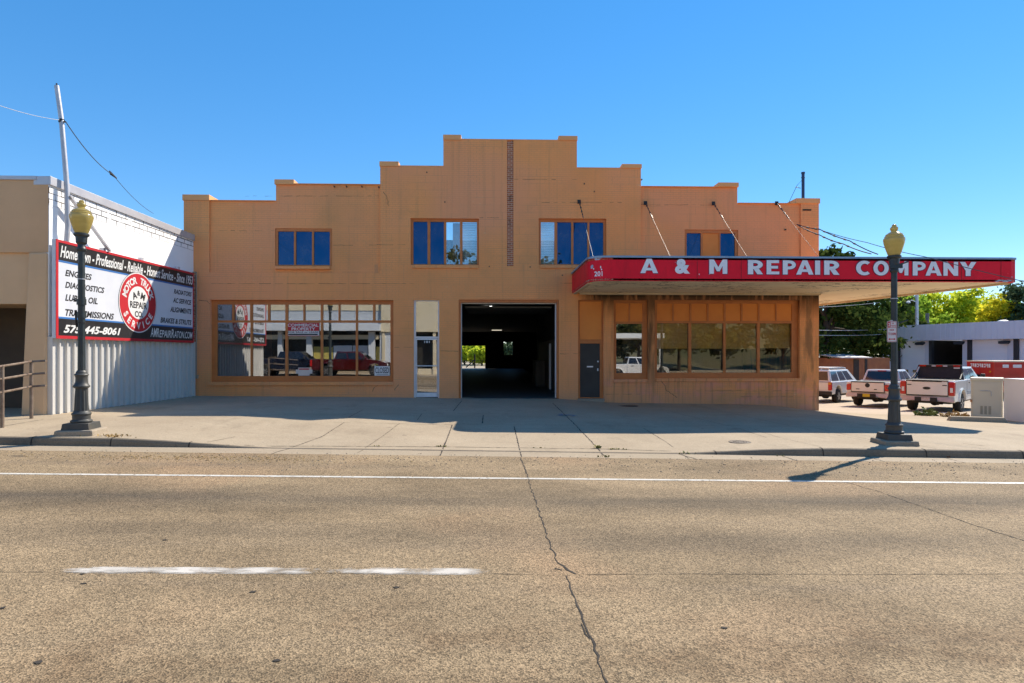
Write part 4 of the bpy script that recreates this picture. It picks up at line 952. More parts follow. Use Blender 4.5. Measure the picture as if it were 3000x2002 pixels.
# leaning pole with its brace
m_galv = M("galvanised_steel", (.58, .58, .60), (.46, .46, .48), .45, 4, metal=.35, obj=False)
dP = SD(156) ; pb = S(SU(156), SV(156, 575), .30); Pz = lambda px, py: C(px, py, dP)
pt = C(130, 197, SD(156) - .02); pm1 = C(141, 275, SD(156)); pm2 = C(153.5, 430, SD(156))
pole = thing('leaning_pole', 'tall pale steel pole leaning above the billboard', 'pole', pb)
q = MB(); q.tube([S(SU(157), v1 + .01, .15), Pz(155.5, 520), pm2, Pz(149, 370), pm1, pt], [.062, .062, .06, .058, .056, .054], 10); q.build('shaft', m_galv, pole, smooth=40)
q = MB(); br0 = Pz(159, 449); q.bar(br0, S(SU(250), v1 + .03, .22), .085, .05); q.build('brace', m_galv, pole)
q = MB(); q.tube([Pz(139.5, 277), Pz(143.5, 279.5)], .075, 8); q.tube([pt, pt + Vector((0, 0, .06))], .02, 6); q.tube([Pz(143.5, 279.5), Pz(151, 280)], .02, 6); q.build('clamp', m_black, pole)
m_wire = M("dark_wire", (.05, .05, .055), (.08, .08, .08), .6, 5, obj=False); m_wire2 = M("pale_wire", (.45, .47, .5), (.4, .42, .45), .6, 5, obj=False)
def sag(a, b, s_, n=14): return [a.lerp(b, i / n) - Vector((0, 0, s_ * 4 * (i / n) * (1 - i / n))) for i in range(n + 1)]
q = MB().tube(sag(C(-120, 195, 11), Pz(139, 276), .10), .007, 5); q.build('overhead_wire', m_wire2, label='pale wire running from the left edge up to the leaning pole', cat='wire')
e1 = C(255, 399, 19.5)
q = MB().tube(sag(Pz(151, 280), e1, .14), .012, 5); q.tube([e1 - Vector((.08, -.05, -.1)), e1, e1 + Vector((.12, .1, -.12))], [.02, .05, .02], 6); q.tube(sag(e1 + Vector((.08, .08, -.1)), C(352, 490, 26), .12), .009, 5)
q.build('overhead_wire', m_wire, label='dark wire with an insulator slanting down right of the leaning pole', cat='wire')

# handrail at the left edge
hr = thing('handrail', 'rusty three-bar steel handrail at the left edge of the pavement', 'handrail', G(8, 958))
m_rail = M("rusty_steel_rail", (.17, .12, .09), (.28, .22, .17), .55, 6, metal=.4, obj=False)
d0, d1 = 12.4, 13.9
g0, g1 = C(5, 957, 13.0), C(72, 947, 14.3)
for g_, ptop in ((g0, C(5, 839, 13.0)), (g1, C(72, 830, 14.3))):
    MB().tube([(g_.x, g_.y, gz(g_.x, g_.y) - .03), (g_.x, g_.y, ptop.z)], .038, 10).build('post', m_rail, hr, smooth=40)
for ya, yb, yc in ((842, 830, 826), (871, 858.5, 854), (902, 887, 882.5)):
    a_, b_ = C(0, ya, 12.9), C(76, yb, 14.35); a_ = a_ + (a_ - b_) * .6; b_.y -= .06; a_.y -= .06
    MB().tube([a_, b_, b_ + Vector((.34, .0, .02))], .026, 8).build('rail', m_rail, hr, smooth=40)
# roof mast at the right corner
q = MB(); a_ = P(1843, 458, YF + .6); b_ = P(1843, 399, YF + .6); q.tube([a_ - Vector((0, 0, .3)), b_], .055, 10); q.tube([b_ - Vector((.07, 0, .15)), b_ + Vector((.07, 0, -.15))], .02, 6); q.tube([b_, b_ + Vector((0, 0, .06))], .07, 8)
m_mast = M("dark_blue_mast", (.02, .04, .10), (.03, .06, .14), .5, 3, obj=False)
shm = thing('roof_mast', 'dark blue service mast standing on the right parapet corner', 'mast', a_); q.build('shaft', m_mast, shm, smooth=40)
q = MB(); c_ = P(1810, 466, YF + .3); md = P(1829, 426, YF + .45); q.tube([P(1842, 412, YF + .6), md, c_], .009, 5); q.tube([md - Vector((.06, 0, .06)), md + Vector((.14, 0, -.1))], .012, 5); q.build('guy_wire', m_wire, shm)
# service drop at the right corner
wh = P(1829, 515.5, YF - .05)
for pxs, r__, lab in (([(1829, 515.5, 21.9), (1882, 540, 19.5), (1935, 560, 18.9), (2000, 583, 18.6)], .016, 'lower thick service cable drooping from the corner over the canopy'), ([(1829, 515, 21.9), (1880, 526, 20.2), (1950, 553, 19.3), (2015, 584, 18.6)], .016, 'upper thick service cable drooping from the corner over the canopy'), ([(1829, 515, 21.9), (1880, 527, 21.0), (1990, 557, 19.5), (2125, 590, 18.0), (2500, 680, 14)], .010, 'thin service wire running from the corner to the right over the canopy')):
    pts = [C(*p) for p in pxs]; dense = []
    for a_, b_ in zip(pts, pts[1:]): dense += sag(a_, b_, .03, 6)[:-1]
    dense.append(pts[-1]); q = MB().tube(dense, r__, 6)
    if r__ > .012:
        for t_ in range(3, len(dense) - 4, 2): q.tube([dense[t_] - Vector((.05, 0, -.02)), dense[t_], dense[t_] + Vector((.06, 0, -.03))], [.014, .032, .014], 6)
    q.build('service_cable', m_wire, label=lab, cat='cable', smooth=50)
# ------------------------------------------------------------------ street lamps
m_iron = M("dark_green_cast_iron", (.022, .030, .031), (.038, .048, .05), .42, 5, spec=.5, obj=False, bump=.08, bscale=40)
m_iron_worn = M("worn_cast_iron", (.045, .052, .055), (.085, .08, .068), .5, 3.5, spec=.4, obj=False, bump=.12, bscale=25, stretch=(1, 1, .4))
def make_globe():
    k = NT("amber_lamp_globe"); p = k.pos(obj=True)
    t = k.ramp(k.noise(k.pos((1, 1, 4), True), 5, 4), .35, .65, lin((.47, .38, .13)), lin((.37, .295, .09)))
    k.base(t); k.b.inputs['Roughness'].default_value = .16; k.b.inputs['Coat Weight'].default_value = .4
    tr = k.n("BsdfTranslucent"); tr.inputs['Color'].default_value = lin((.92, .78, .40)); mx = k.n("MixShader"); mx.inputs[0].default_value = .34
    k.l(k.b.outputs[0], mx.inputs[1]); k.l(tr.outputs[0], mx.inputs[2]); k.l(mx.outputs[0], k.out.inputs[0]); return k.m
m_globe = make_globe()
def lamp(label, loc, rz, arms):
    t = thing('street_lamp', label, 'street lamp', loc, rz, group='cast iron street lamps along the pavement', world=False)
    q = MB().hexa([(-.37, -.34, -.1), (.37, -.34, -.1), (.37, .34, -.1), (-.37, .34, -.1)], [(-.35, -.32, .105), (.35, -.32, .105), (.35, .32, .105), (-.35, .32, .105)]); q.build('concrete_footing', m_kerb, t, bevel=.03)
    q = MB().hexa([(-.26, -.26, .10), (.26, -.26, .10), (.26, .26, .10), (-.26, .26, .10)], [(-.24, -.24, .235), (.24, -.24, .235), (.24, .24, .235), (-.24, .24, .235)])
    q.lathe([(.17, .23), (.195, .25), (.195, .28), (.16, .30), (.16, .39), (.175, .40), (.175, .43), (.145, .45), (.132, .48)], 24); q.build('base', m_iron_worn, t, smooth=35, bevel=.008)
    q = MB(); prof = [(.130, .47), (.124, .60), (.116, .78), (.108, .95)]; n = 24
    vs = []; fs = []
    for r, z in prof:
        for k in range(n): a = 6.28318 * k / n; rr = r * (1.0 if k % 2 else .88); vs.append((rr * math.cos(a), rr * math.sin(a), z))
    for i in range(3):
        for k in range(n): fs.append((i * n + k, i * n + (k + 1) % n, (i + 1) * n + (k + 1) % n, (i + 1) * n + k))
    q.add(vs, fs); q.lathe([(.112, .94), (.15, .965), (.15, .99), (.125, 1.02), (.108, 1.07), (.105, 1.16), (.115, 1.2), (.132, 1.215), (.115, 1.24), (.1, 1.25), (.1, 1.27), (.075, 1.31)], 24); q.build('pedestal', m_iron_worn, t, smooth=30)
    q = MB(); vs = []; fs = []
    for r, z in ((.069, 1.29), (.066, 2.2), (.063, 3.2), (.062, 3.84)):
        for k in range(n): a = 6.28318 * k / n; rr = r * (1.0 if k % 2 else .92); vs.append((rr * math.cos(a), rr * math.sin(a), z))
    for i in range(3):
        for k in range(n): fs.append((i * n + k, i * n + (k + 1) % n, (i + 1) * n + (k + 1) % n, (i + 1) * n + k))
    q.add(vs, fs); q.lathe([(.066, 3.76), (.088, 3.79), (.088, 3.82), (.07, 3.85), (.066, 3.9), (.10, 3.94), (.10, 3.96), (.105, 4.06), (.14, 4.09), (.14, 4.125), (.11, 4.14)], 24); q.build('shaft', m_iron, t, smooth=30)
    q = MB().lathe([(.02, 4.125), (.112, 4.13), (.135, 4.19), (.168, 4.29), (.200, 4.40), (.211, 4.475), (.208, 4.505), (.185, 4.535), (.19, 4.55), (.165, 4.575), (.17, 4.59), (.14, 4.615), (.105, 4.64), (.07, 4.655), (.06, 4.675), (.075, 4.70), (.082, 4.73), (.07, 4.755), (.045, 4.775), (.05, 4.79), (.03, 4.82), (.0, 4.825)], 28); q.build('globe', m_globe, t, smooth=50)
    for z, sgn_, ln in arms:
        q = MB().lathe([(.085, z - .06), (.085, z + .06)], 14); q.box(-.135, .135, -.085, -.065, z - .05, z + .05) if z > 3 else None
        q.tube([(sgn_ * .07, 0, z + .02), (sgn_ * (.07 + ln), 0, z + .02 + ln * .35)], .016, 6); q.build('banner_arm', m_iron, t, smooth=40)
    q = MB().lathe([(.071, 3.18), (.071, 3.2)], 14); q.build('cable_tie', m_galv, t)
    return t
g = C(187, 992, 12.45); LL = lamp('dark cast iron street lamp with amber globe in front of the billboard', (g.x, g.y, gz(g.x, g.y) - .0), R(8), [(2.72, -1, .1), (2.45, -1, .06)])
g = C(2052, 1012, 13.25); RL = lamp('dark cast iron street lamp with amber globe before the red canopy', (g.x, g.y, gz(g.x, g.y) - .0), R(-6), [(3.90, 1, .22), (2.62, 1, .22)])
q = MB().tube([(-.08, -.02, 2.2), (-.10, -.03, 2.55)], .02, 6); q.lathe([(.074, 2.28), (.074, 2.3)], 12); q.build('cable_clips', m_black, LL)
# parking sign fixed to the right lamp
m_signw = M("sign_white", (.74, .72, .72), (.66, .64, .64), .4, 4, obj=False); m_galv2 = m_galv
pz = g.z
def pp(px, py): return C(px, py, 13.13)
c0, c1 = pp(2035.5, 785.3), pp(2057.8, 737.2); ex_ = Vector((_c, -_s, 0)); cc = (c0 + c1) / 2; hw = (c1 - c0).dot(ex_) / 2; hh = (c1.z - c0.z) / 2
ny = Vector((-_s, -_c, 0))
ps = thing('parking_sign', 'small white and red two-hour parking sign on the right street lamp', 'sign', cc)
def fP(u, v, t_): return cc + ex_ * u + Vector((0, 0, v)) + ny * t_
def rrect(w_, h_, r_): return arc(w_ - r_, h_ - r_, r_, r_, 0, 90, 4) + arc(-w_ + r_, h_ - r_, r_, r_, 90, 180, 4) + arc(-w_ + r_, -h_ + r_, r_, r_, 180, 270, 4) + arc(w_ - r_, -h_ + r_, r_, r_, 270, 360, 4)
MB().prism(rrect(hw, hh, .03), fP, 0, .004).build('panel', m_signw, ps)
q = MB(); o_, i_ = rrect(hw - .008, hh - .008, .025), rrect(hw - .016, hh - .016, .02)
for k in range(len(o_)):
    k2 = (k + 1) % len(o_); q.quad(fP(*o_[k], .006), fP(*o_[k2], .006), fP(*i_[k2], .006), fP(*i_[k], .006))
q.prism([(-hw + .012, hh * .42), (-hw + .075, hh * .42), (-hw + .075, hh - .014), (-hw + .012, hh - .014)], fP, .004, .006); q.prism([(-hw + .012, hh * .36), (hw - .012, hh * .36), (hw - .012, hh * .40), (-hw + .012, hh * .40)], fP, .004, .006)
q.prism([(-hw * .72, -hh * .72), (-hw * .4, -hh * .60), (-hw * .4, -hh * .68), (hw * .4, -hh * .68), (hw * .4, -hh * .60), (hw * .72, -hh * .72), (hw * .4, -hh * .84), (hw * .4, -hh * .76), (-hw * .4, -hh * .76), (-hw * .4, -hh * .84)], fP, .004, .006)
q.text('8:00AM', fP, -hw * .5, hw * .4, hh * .08, hh * .24, th=.006, bold=.02); q.text('TO 5:00PM', fP, -hw * .72, hw * .75, -hh * .34, -hh * .1, th=.006, bold=.02); q.text('HR', fP, -hw * .02, hw * .4, hh * .72, hh * .86, th=.006, bold=.02); q.text('PARKING', fP, -hw * .2, hw * .82, hh * .48, hh * .62, th=.006, bold=.02)
q.build('red_print', m_sred, ps, fix=False)
q = MB(); q.text('2', fP, -hw + .025, -hw + .062, hh * .5, hh * .84, th=.008, bold=.03); q.build('numeral', m_white, ps, fix=False)
q = MB().prism([(-.02, -hh * .98), (.02, -hh * .98), (.02, hh * 1.1), (-.02, hh * 1.1)], fP, -.05, -.001); q.build('bracket', m_galv, ps)

# ------------------------------------------------------------------ pavement odds and ends
g = G(1698, 1014.5)
mh = MB().lathe([(.24, -.02), (.24, .006), (.20, .0065), (.20, .004), (.0, .0045)], 28, (g.x, g.y, g.z)); 
for k in range(8): a = k * .785; mh.box(g.x + .12 * math.cos(a) - .03, g.x + .12 * math.cos(a) + .03, g.y + .12 * math.sin(a) - .03, g.y + .12 * math.sin(a) + .03, g.z + .004, g.z + .009)
m_cover = M("iron_cover", (.20, .17, .14), (.11, .095, .08), .6, 12, metal=.3, obj=False)
mh.build('meter_cover', m_cover, label='small round iron meter cover in the sunlit pavement near the right kerb', cat='cover')
g = G(1442, 931.5); MB().lathe([(.34, -.02), (.34, .006), (.0, .0065)], 28, (g.x, g.y, g.z)).build('drain_cover', m_sblk, label='dark round drain cover on the pavement under the canopy', cat='cover')
q = MB(); g = G(1299, 953)
m_bpaint = M("blue_spray_paint", (.06, .17, .34), (.30, .32, .34), .9, 9, obj=False)
for i in range(16):
    a, r_ = rnd.uniform(0, 6.28), rnd.uniform(0, .28); x_, y_ = g.x + r_ * math.cos(a) * .9, g.y + r_ * math.sin(a) * 1.2; s_ = rnd.uniform(.03, .1)
    q.add([(x_ + s_ * math.cos(t_), y_ + s_ * math.sin(t_) * .6, gz(x_, y_) + .007 + i * .0002) for t_ in (0, 1.2, 2.4, 3.6, 4.8)], [(0, 1, 2, 3, 4)])
q.build('blue_paint_mark', m_bpaint, kind='structure', fix=False)
m_weed = M("dry_weed", (.15, .17, .04), (.27, .22, .07), .8, 6, obj=False); m_straw = M("straw", (.42, .30, .13), (.34, .22, .09), .9, 6, obj=False)
def tuft(name, px, py, n, h, sp, mat, label, cat='weed', group=None, along=0.0):
    g = G(px, py); q = MB()
    for i in range(n):
        bx, by = g.x + rnd.gauss(0, sp) + rnd.uniform(-along, along), g.y + rnd.gauss(0, sp * .5); b = Vector((bx, by, gz(bx, by))); a = rnd.uniform(0, 6.28); hh_ = h * rnd.uniform(.4, 1.1); ln = Vector((math.cos(a), math.sin(a), 0)) * hh_ * rnd.uniform(.3, 1.0); sd_ = Vector((-math.sin(a), math.cos(a), 0)) * rnd.uniform(.006, .014)
        m_ = b + ln * .5 + Vector((0, 0, hh_ * .7)); e = b + ln + Vector((0, 0, hh_ * rnd.uniform(.5, 1)))
        q.quad(b - sd_, b + sd_, m_ + sd_ * 1.4, m_ - sd_ * 1.4); q.add([m_ - sd_ * 1.4, m_ + sd_ * 1.4, e], [(0, 1, 2)])
    return q.build(name, mat, label=label, cat=cat, group=group, fix=False)
GW = 'weeds in the pavement joints'
for px, py, n, h, sp, al, lab in ((1371, 1029, 26, .085, .04, 0, 'largest green weed, in the diagonal pavement crack at the driveway'), (1388, 1049, 14, .06, .06, .05, 'low weed where the diagonal crack meets the asphalt'), (1418, 1032, 22, .04, .03, .16, 'flat weed just right of the largest weed in the gutter seam'),
                                  (1235, 1028.5, 12, .03, .02, .12, 'small weed in the gutter seam left of the largest weed'), (1010, 1025.5, 16, .04, .03, .1, 'small green weed in the gutter seam below the garage door'), (866, 1024.5, 10, .035, .02, .07, 'small weed in the gutter seam right of the left kerb end'), (1573, 1042, 14, .06, .05, .1, 'dark weed at the start of the right kerb'), (1790, 1047, 8, .04, .03, .1, 'weed at the foot of the right kerb left of the lamp')):
    tuft('weed', px, py, n, h, sp, m_weed, lab, group=GW, along=al)
tuft('dry_grass', 262, 1001, 60, .05, .16, m_straw, 'patch of dry straw on the pavement right of the left lamp footing', 'dry grass', along=.15)
tuft('dry_grass', 262, 1008.5, 22, .06, .05, m_straw, 'straw caught in the joint of the left kerb', 'dry grass')
tuft('dry_grass', 150, 993, 26, .05, .08, m_straw, 'straw lying against the left lamp footing', 'dry grass', along=.1)
m_leafd = M("dead_leaf", (.30, .11, .03), (.22, .08, .03), .8, 9, obj=False)
tuft('fallen_leaves', 2185, 1047, 18, .05, .07, m_leafd, 'rusty fallen leaves in the gutter near the right edge', 'leaves', along=.1)
q = MB()                               # bits of gravel along the parking strip
for i in range(900):
    x_ = rnd.uniform(-10.5, 11); y_ = rnd.triangular(9.9, 11.9, 11.2); s_ = rnd.uniform(.006, .02); z_ = gz(x_, y_) + .001
    a = rnd.uniform(0, 3.1); c_, n_ = math.cos(a) * s_, math.sin(a) * s_
    q.add([(x_ + c_, y_ + n_, z_), (x_ - n_, y_ + c_, z_), (x_ - c_, y_ - n_, z_), (x_ + n_, y_ - c_, z_), (x_, y_, z_ + s_ * .8)], [(0, 1, 4), (1, 2, 4), (2, 3, 4), (3, 0, 4)])
q.build('gravel', M("gravel_bits", (.12, .10, .075), (.34, .27, .19), .9, 14, obj=False), kind='stuff', label='loose gravel strewn along the road edge', cat='gravel', fix=False)
q = MB()
for i in range(420):
    x_ = rnd.gauss(-5.3, 1.5); y_ = rnd.gauss(11.05, .13); s_ = rnd.uniform(.01, .028); z_ = gz(x_, y_) + .003; a = rnd.uniform(0, 3.1); c_, n_ = math.cos(a) * s_, math.sin(a) * s_ * .6
    q.quad((x_ + c_, y_ + n_, z_), (x_ - n_, y_ + c_, z_ + .008), (x_ - c_, y_ - n_, z_), (x_ + n_, y_ - c_, z_ + .006))
q.build('leaf_litter', m_straw, kind='stuff', label='drift of dry leaf bits on the asphalt before the left kerb', cat='leaf litter', fix=False)
q = MB()
for px, py, s_ in ((190, 1318, 6), (193, 1340, 5), (580, 1359, 9), (910, 1349, 6), (5, 1396, 7), (90, 1521, 9), (635, 1517, 8), (378, 1240, 4), (1662, 1442, 5)):
    g = G(px, py); m_ = s_ * .0008 * (G(px, py) - Vector((0, 0, 2))).length / 4 + .012
    q.add([(g.x + m_ * math.cos(t_) * rnd.uniform(.7, 2.0), g.y + m_ * math.sin(t_) * rnd.uniform(.5, 1.3), gz(g.x, g.y) + .005) for t_ in (0, .8, 1.6, 2.4, 3.14, 4, 4.8, 5.6)], [tuple(range(8))])
q.build('tar_spots', m_crack, kind='structure', fix=False)

# ------------------------------------------------------------------ utility cabinet, wheel stop
m_beige = M("beige_enamel", (.74, .65, .49), (.68, .59, .45), .45, 1.0, obj=False); m_offw = M("pale_enamel", (.70, .68, .64), (.64, .62, .58), .45, 1.0, obj=False)
m_whitecab = M('white_enamel', (.92, .92, .92), (.88, .88, .88), .4, 1, obj=False)
ka, kb = C(2228, 950, 21.0), C(2301.5, 962, 20.45); kk = C(2351, 968, 21.9); 
kz = gz(kb.x, kb.y) - .05; uz = (kb - ka); uz.z = 0; uu_ = uz.normalized(); wv = Vector((-uu_.y, uu_.x, 0)); KW = uz.length; KD = .95
zt_ = C(2228, 867, 21.0).z
K = lambda u, v, w_: Vector((ka.x, ka.y, 0)) + uu_ * u + wv * w_ + Vector((0, 0, v))
cab_ = thing('utility_cabinet', 'beige metal utility cabinet with louvred door beside the parked trucks', 'cabinet', K(0, kz, 0))
bx = lambda mb, a, b, c, d, e, f: mb.prism([(a, c), (b, c), (b, d), (a, d)], K, e, f)
q = MB(); bx(q, 0, KW, kz, zt_ - .1, 0, KD); q.build('body', m_beige, cab_, bevel=.01)
q = MB(); bx(q, -.02, KW + .02, zt_ - .099, zt_, -.03, KD + .03); q.build('lid', m_beige, cab_, bevel=.015)
q = MB(); bx(q, .05, KW - .04, kz + .13, zt_ - .16, -.022, -.001); dr = q.build('door', m_beige, cab_, bevel=.006)
q = MB(); q.tube([K(KW * .3, zt_ - .44, -.04), K(KW * .60, zt_ - .44, -.045), K(KW * .645, zt_ - .48, -.045), K(KW * .64, zt_ - .62, -.045)], .014, 6); q.build('handle', m_galv, dr, smooth=40)
q = MB()
for i in range(3):
    for j in range(9): bx(q, KW * (.30 + .13 * i), KW * (.38 + .13 * i), kz + .22 + j * .032, kz + .238 + j * .032, -.032, -.023)
q.build('louvres', m_kerb, dr)
q = MB(); bx(q, -.02, .03, kz + .62, kz + .70, -.06, -.001); q.build('padlock', m_brown, cab_)
wa_, wb_ = C(2303.5, 960, 20.42), C(2352.5, 968, 19.5); wa_.z = wb_.z = 0; wu_ = (wb_ - wa_).normalized(); wn_ = Vector((-wu_.y, wu_.x, 0)); WL_ = (wb_ - wa_).length
Kw = lambda u, v, w_: wa_ + wu_ * u + wn_ * w_ + Vector((0, 0, v)); wtop = C(2303, 868.3, 20.42).z; wbt = gz(wb_.x, wb_.y) - .1
wc = thing('white_cabinet', 'plain white metal cabinet cut off by the right edge beside the beige one', 'cabinet', Kw(0, wbt, 0))
MB().prism([(0, wbt), (WL_, wbt), (WL_, wtop - .04), (0, wtop - .04)], Kw, 0, .7).build('body', m_whitecab, wc, bevel=.008); MB().prism([(-.008, wtop - .039), (WL_ + .01, wtop - .039), (WL_ + .01, wtop), (-.008, wtop)], Kw, -.015, .72).build('lid', m_whitecab, wc, bevel=.006)
g0, g1 = G(2176, 966), G(2318, 971)
us = (g1 - g0); us.z = 0; us.normalize(); ws = Vector((-us.y, us.x, 0)); SL = (g1 - g0).length; zs__ = (g0.z + g1.z) / 2
T = lambda u, v, w_: Vector((g0.x, g0.y, zs__)) + us * u + ws * w_ + Vector((0, 0, v))
q = MB().prism([(0, -.05), (SL, -.05), (SL - .13, .15), (.1, .15)], lambda u, v, w_: T(u, v, w_ * (1 - max(0, v) * 1.0)), 0, .26)
q.build('wheel_stop', m_kerb, label='grey concrete wheel stop in front of the utility cabinet', cat='wheel stop', bevel=.02)
m_wleaf = M("weed_leaf", (.10, .16, .035), (.18, .20, .05), .7, 5, obj=False)
def bush(name, base, r_, h, n, leaf, mat, label, cat='bush', group=None, squash=.6):
    q = MB(); base = Vector(base)
    for i in range(n):
        a, rr = rnd.uniform(0, 6.28), r_ * math.sqrt(rnd.random()); c_ = base + Vector((rr * math.cos(a), rr * math.sin(a) * squash, h * rnd.random() * (1 - .6 * rr / r_)))
        d = Vector((rnd.gauss(0, 1), rnd.gauss(0, 1), rnd.gauss(.3, .7))).normalized(); e = d.cross(Vector((rnd.gauss(0, 1), rnd.gauss(0, 1), rnd.gauss(0, 1)))).normalized(); s_ = leaf * rnd.uniform(.6, 1.3)
        q.quad(c_ - d * s_, c_ + e * s_ * .5, c_ + d * s_, c_ - e * s_ * .5)
    return q.build(name, mat, label=label, cat=cat, group=group, fix=False)
g = G(2125, 954); bush('leafy_weed', g, .42, .34, 110, .09, m_wleaf, 'low leafy weeds growing behind the big white pickup', 'weed')
g = G(2190, 957); bush('dry_weed', g, .5, .26, 110, .08, m_straw, 'dry tan weeds beside the utility cabinet', 'weed')

# ------------------------------------------------------------------ vehicles
m_vwhite = M("white_car_paint", (.80, .76, .70), (.76, .72, .66), .25, 1.5, coat=.5); m_vred = M("dark_red_car_paint", (.075, .006, .006), (.06, .005, .005), .2, 1.5, coat=.6)
m_vglass = M("dark_car_glass", (.012, .013, .015), (.02, .02, .022), .06, 3, spec=.8); m_tyre = M("tyre_rubber", (.018, .017, .016), (.03, .028, .026), .85, 9); m_rim = M("alloy_rim", (.45, .45, .46), (.35, .35, .36), .3, 6, metal=.7)
m_chrome = M("chrome", (.72, .62, .48), (.60, .51, .40), .30, 3, metal=.35); m_tail = M("red_tail_lamp", (.55, .012, .012), (.42, .01, .01), .18, 7, coat=.6); m_plastic = M("black_plastic", (.022, .021, .02), (.035, .033, .031), .6, 8)
m_under = M("underbody", (.03, .025, .02), (.05, .04, .03), .8, 6); m_plY = M("yellow_plate", (.68, .50, .03), (.6, .42, .03), .5, 12); m_plW = M("pale_plate", (.66, .60, .58), (.55, .38, .32), .5, 14); m_amber = M("amber_lens", (.6, .28, .03), (.5, .2, .02), .2, 7)
def wheel(t, x, y, r, wd, side):
    prof = [(r * .60, -wd / 2), (r * .94, -wd / 2), (r, -wd * .36), (r, wd * .36), (r * .94, wd / 2), (r * .60, wd / 2)]
    w_ = MB().lathe(prof, 22, (0, 0, 0), 'X').build('wheel', m_tyre, t, smooth=40)
    w_.location = (x, y, r)
    q = MB().lathe([(.0, wd * .5 - .05), (r * .2, wd * .5 - .03), (r * .62, wd * .5 - .08)], 20, (0, 0, 0), 'X') if side > 0 else MB().lathe([(r * .62, -wd * .5 + .08), (r * .2, -wd * .5 + .03), (.0, -wd * .5 + .05)], 20, (0, 0, 0), 'X')
    for k in range(6):
        a = k * 1.047; xx = side * (wd * .5 - .03); q.bar((xx, r * .12 * math.cos(a), r * .12 * math.sin(a)), (xx, r * .58 * math.cos(a), r * .58 * math.sin(a)), .05, .09, up=(1, 0, 0))
    q.lathe([(r * .57, xx - .02), (r * .63, xx - .02), (r * .63, xx + .02), (r * .57, xx + .02)], 20, (0, 0, 0), 'X'); q.build('rim', m_rim, w_, smooth=30)
def side_profile(L, zb, pts_top, arches, r):
    prof = list(pts_top); bot = []
    for cy in sorted(arches, reverse=True):
        bot.append((cy + r, zb)); bot += [(cy + r * math.cos(R(a)), zb + .0 + r * math.sin(R(a)) * 1.02) for a in range(12, 169, 13)]; bot.append((cy - r, zb))
    return prof + bot
def lerpq(q4, u, v): a, b, c, d = q4; return (a * (1 - u) + b * u) * (1 - v) + (d * (1 - u) + c * u) * v
def greenhouse(t, y0b, y1b, y0t, y1t, wb, wt, z0, z1, paint, splits, m=.07, name='cab'):
    B = [Vector((-wb, y0b, z0)), Vector((wb, y0b, z0)), Vector((wb, y1b, z0)), Vector((-wb, y1b, z0))]; Tt = [Vector((-wt, y0t, z1)), Vector((wt, y0t, z1)), Vector((wt, y1t, z1)), Vector((-wt, y1t, z1))]
    cb = MB().hexa(B, Tt).build(name, paint, t, bevel=.06, bseg=3, smooth=35)
    def pane(quad, u0, u1, v0, v1, nm):
        n_ = (quad[1] - quad[0]).cross(quad[3] - quad[0]).normalized(); pts = [lerpq(quad, u, v) + n_ * .012 for u, v in ((u0, v0), (u1, v0), (u1, v1), (u0, v1))]; pi = [p - n_ * .03 for p in pts]
        MB().hexa(pi, pts).build(nm, m_vglass, t, bevel=.006)
    rear = [B[0], B[1], Tt[1], Tt[0]]; front = [B[2], B[3], Tt[3], Tt[2]]; right = [B[1], B[2], Tt[2], Tt[1]]; left = [B[3], B[0], Tt[0], Tt[3]]
    pane(rear, .07, .93, .12, .86, 'rear_window'); pane(front, .06, .94, .08, .90, 'windshield')
    for a, b in splits: pane(right, a, b, .08, .86, 'side_window'); pane(left, 1 - b, 1 - a, .08, .86, 'side_window')
    return cb
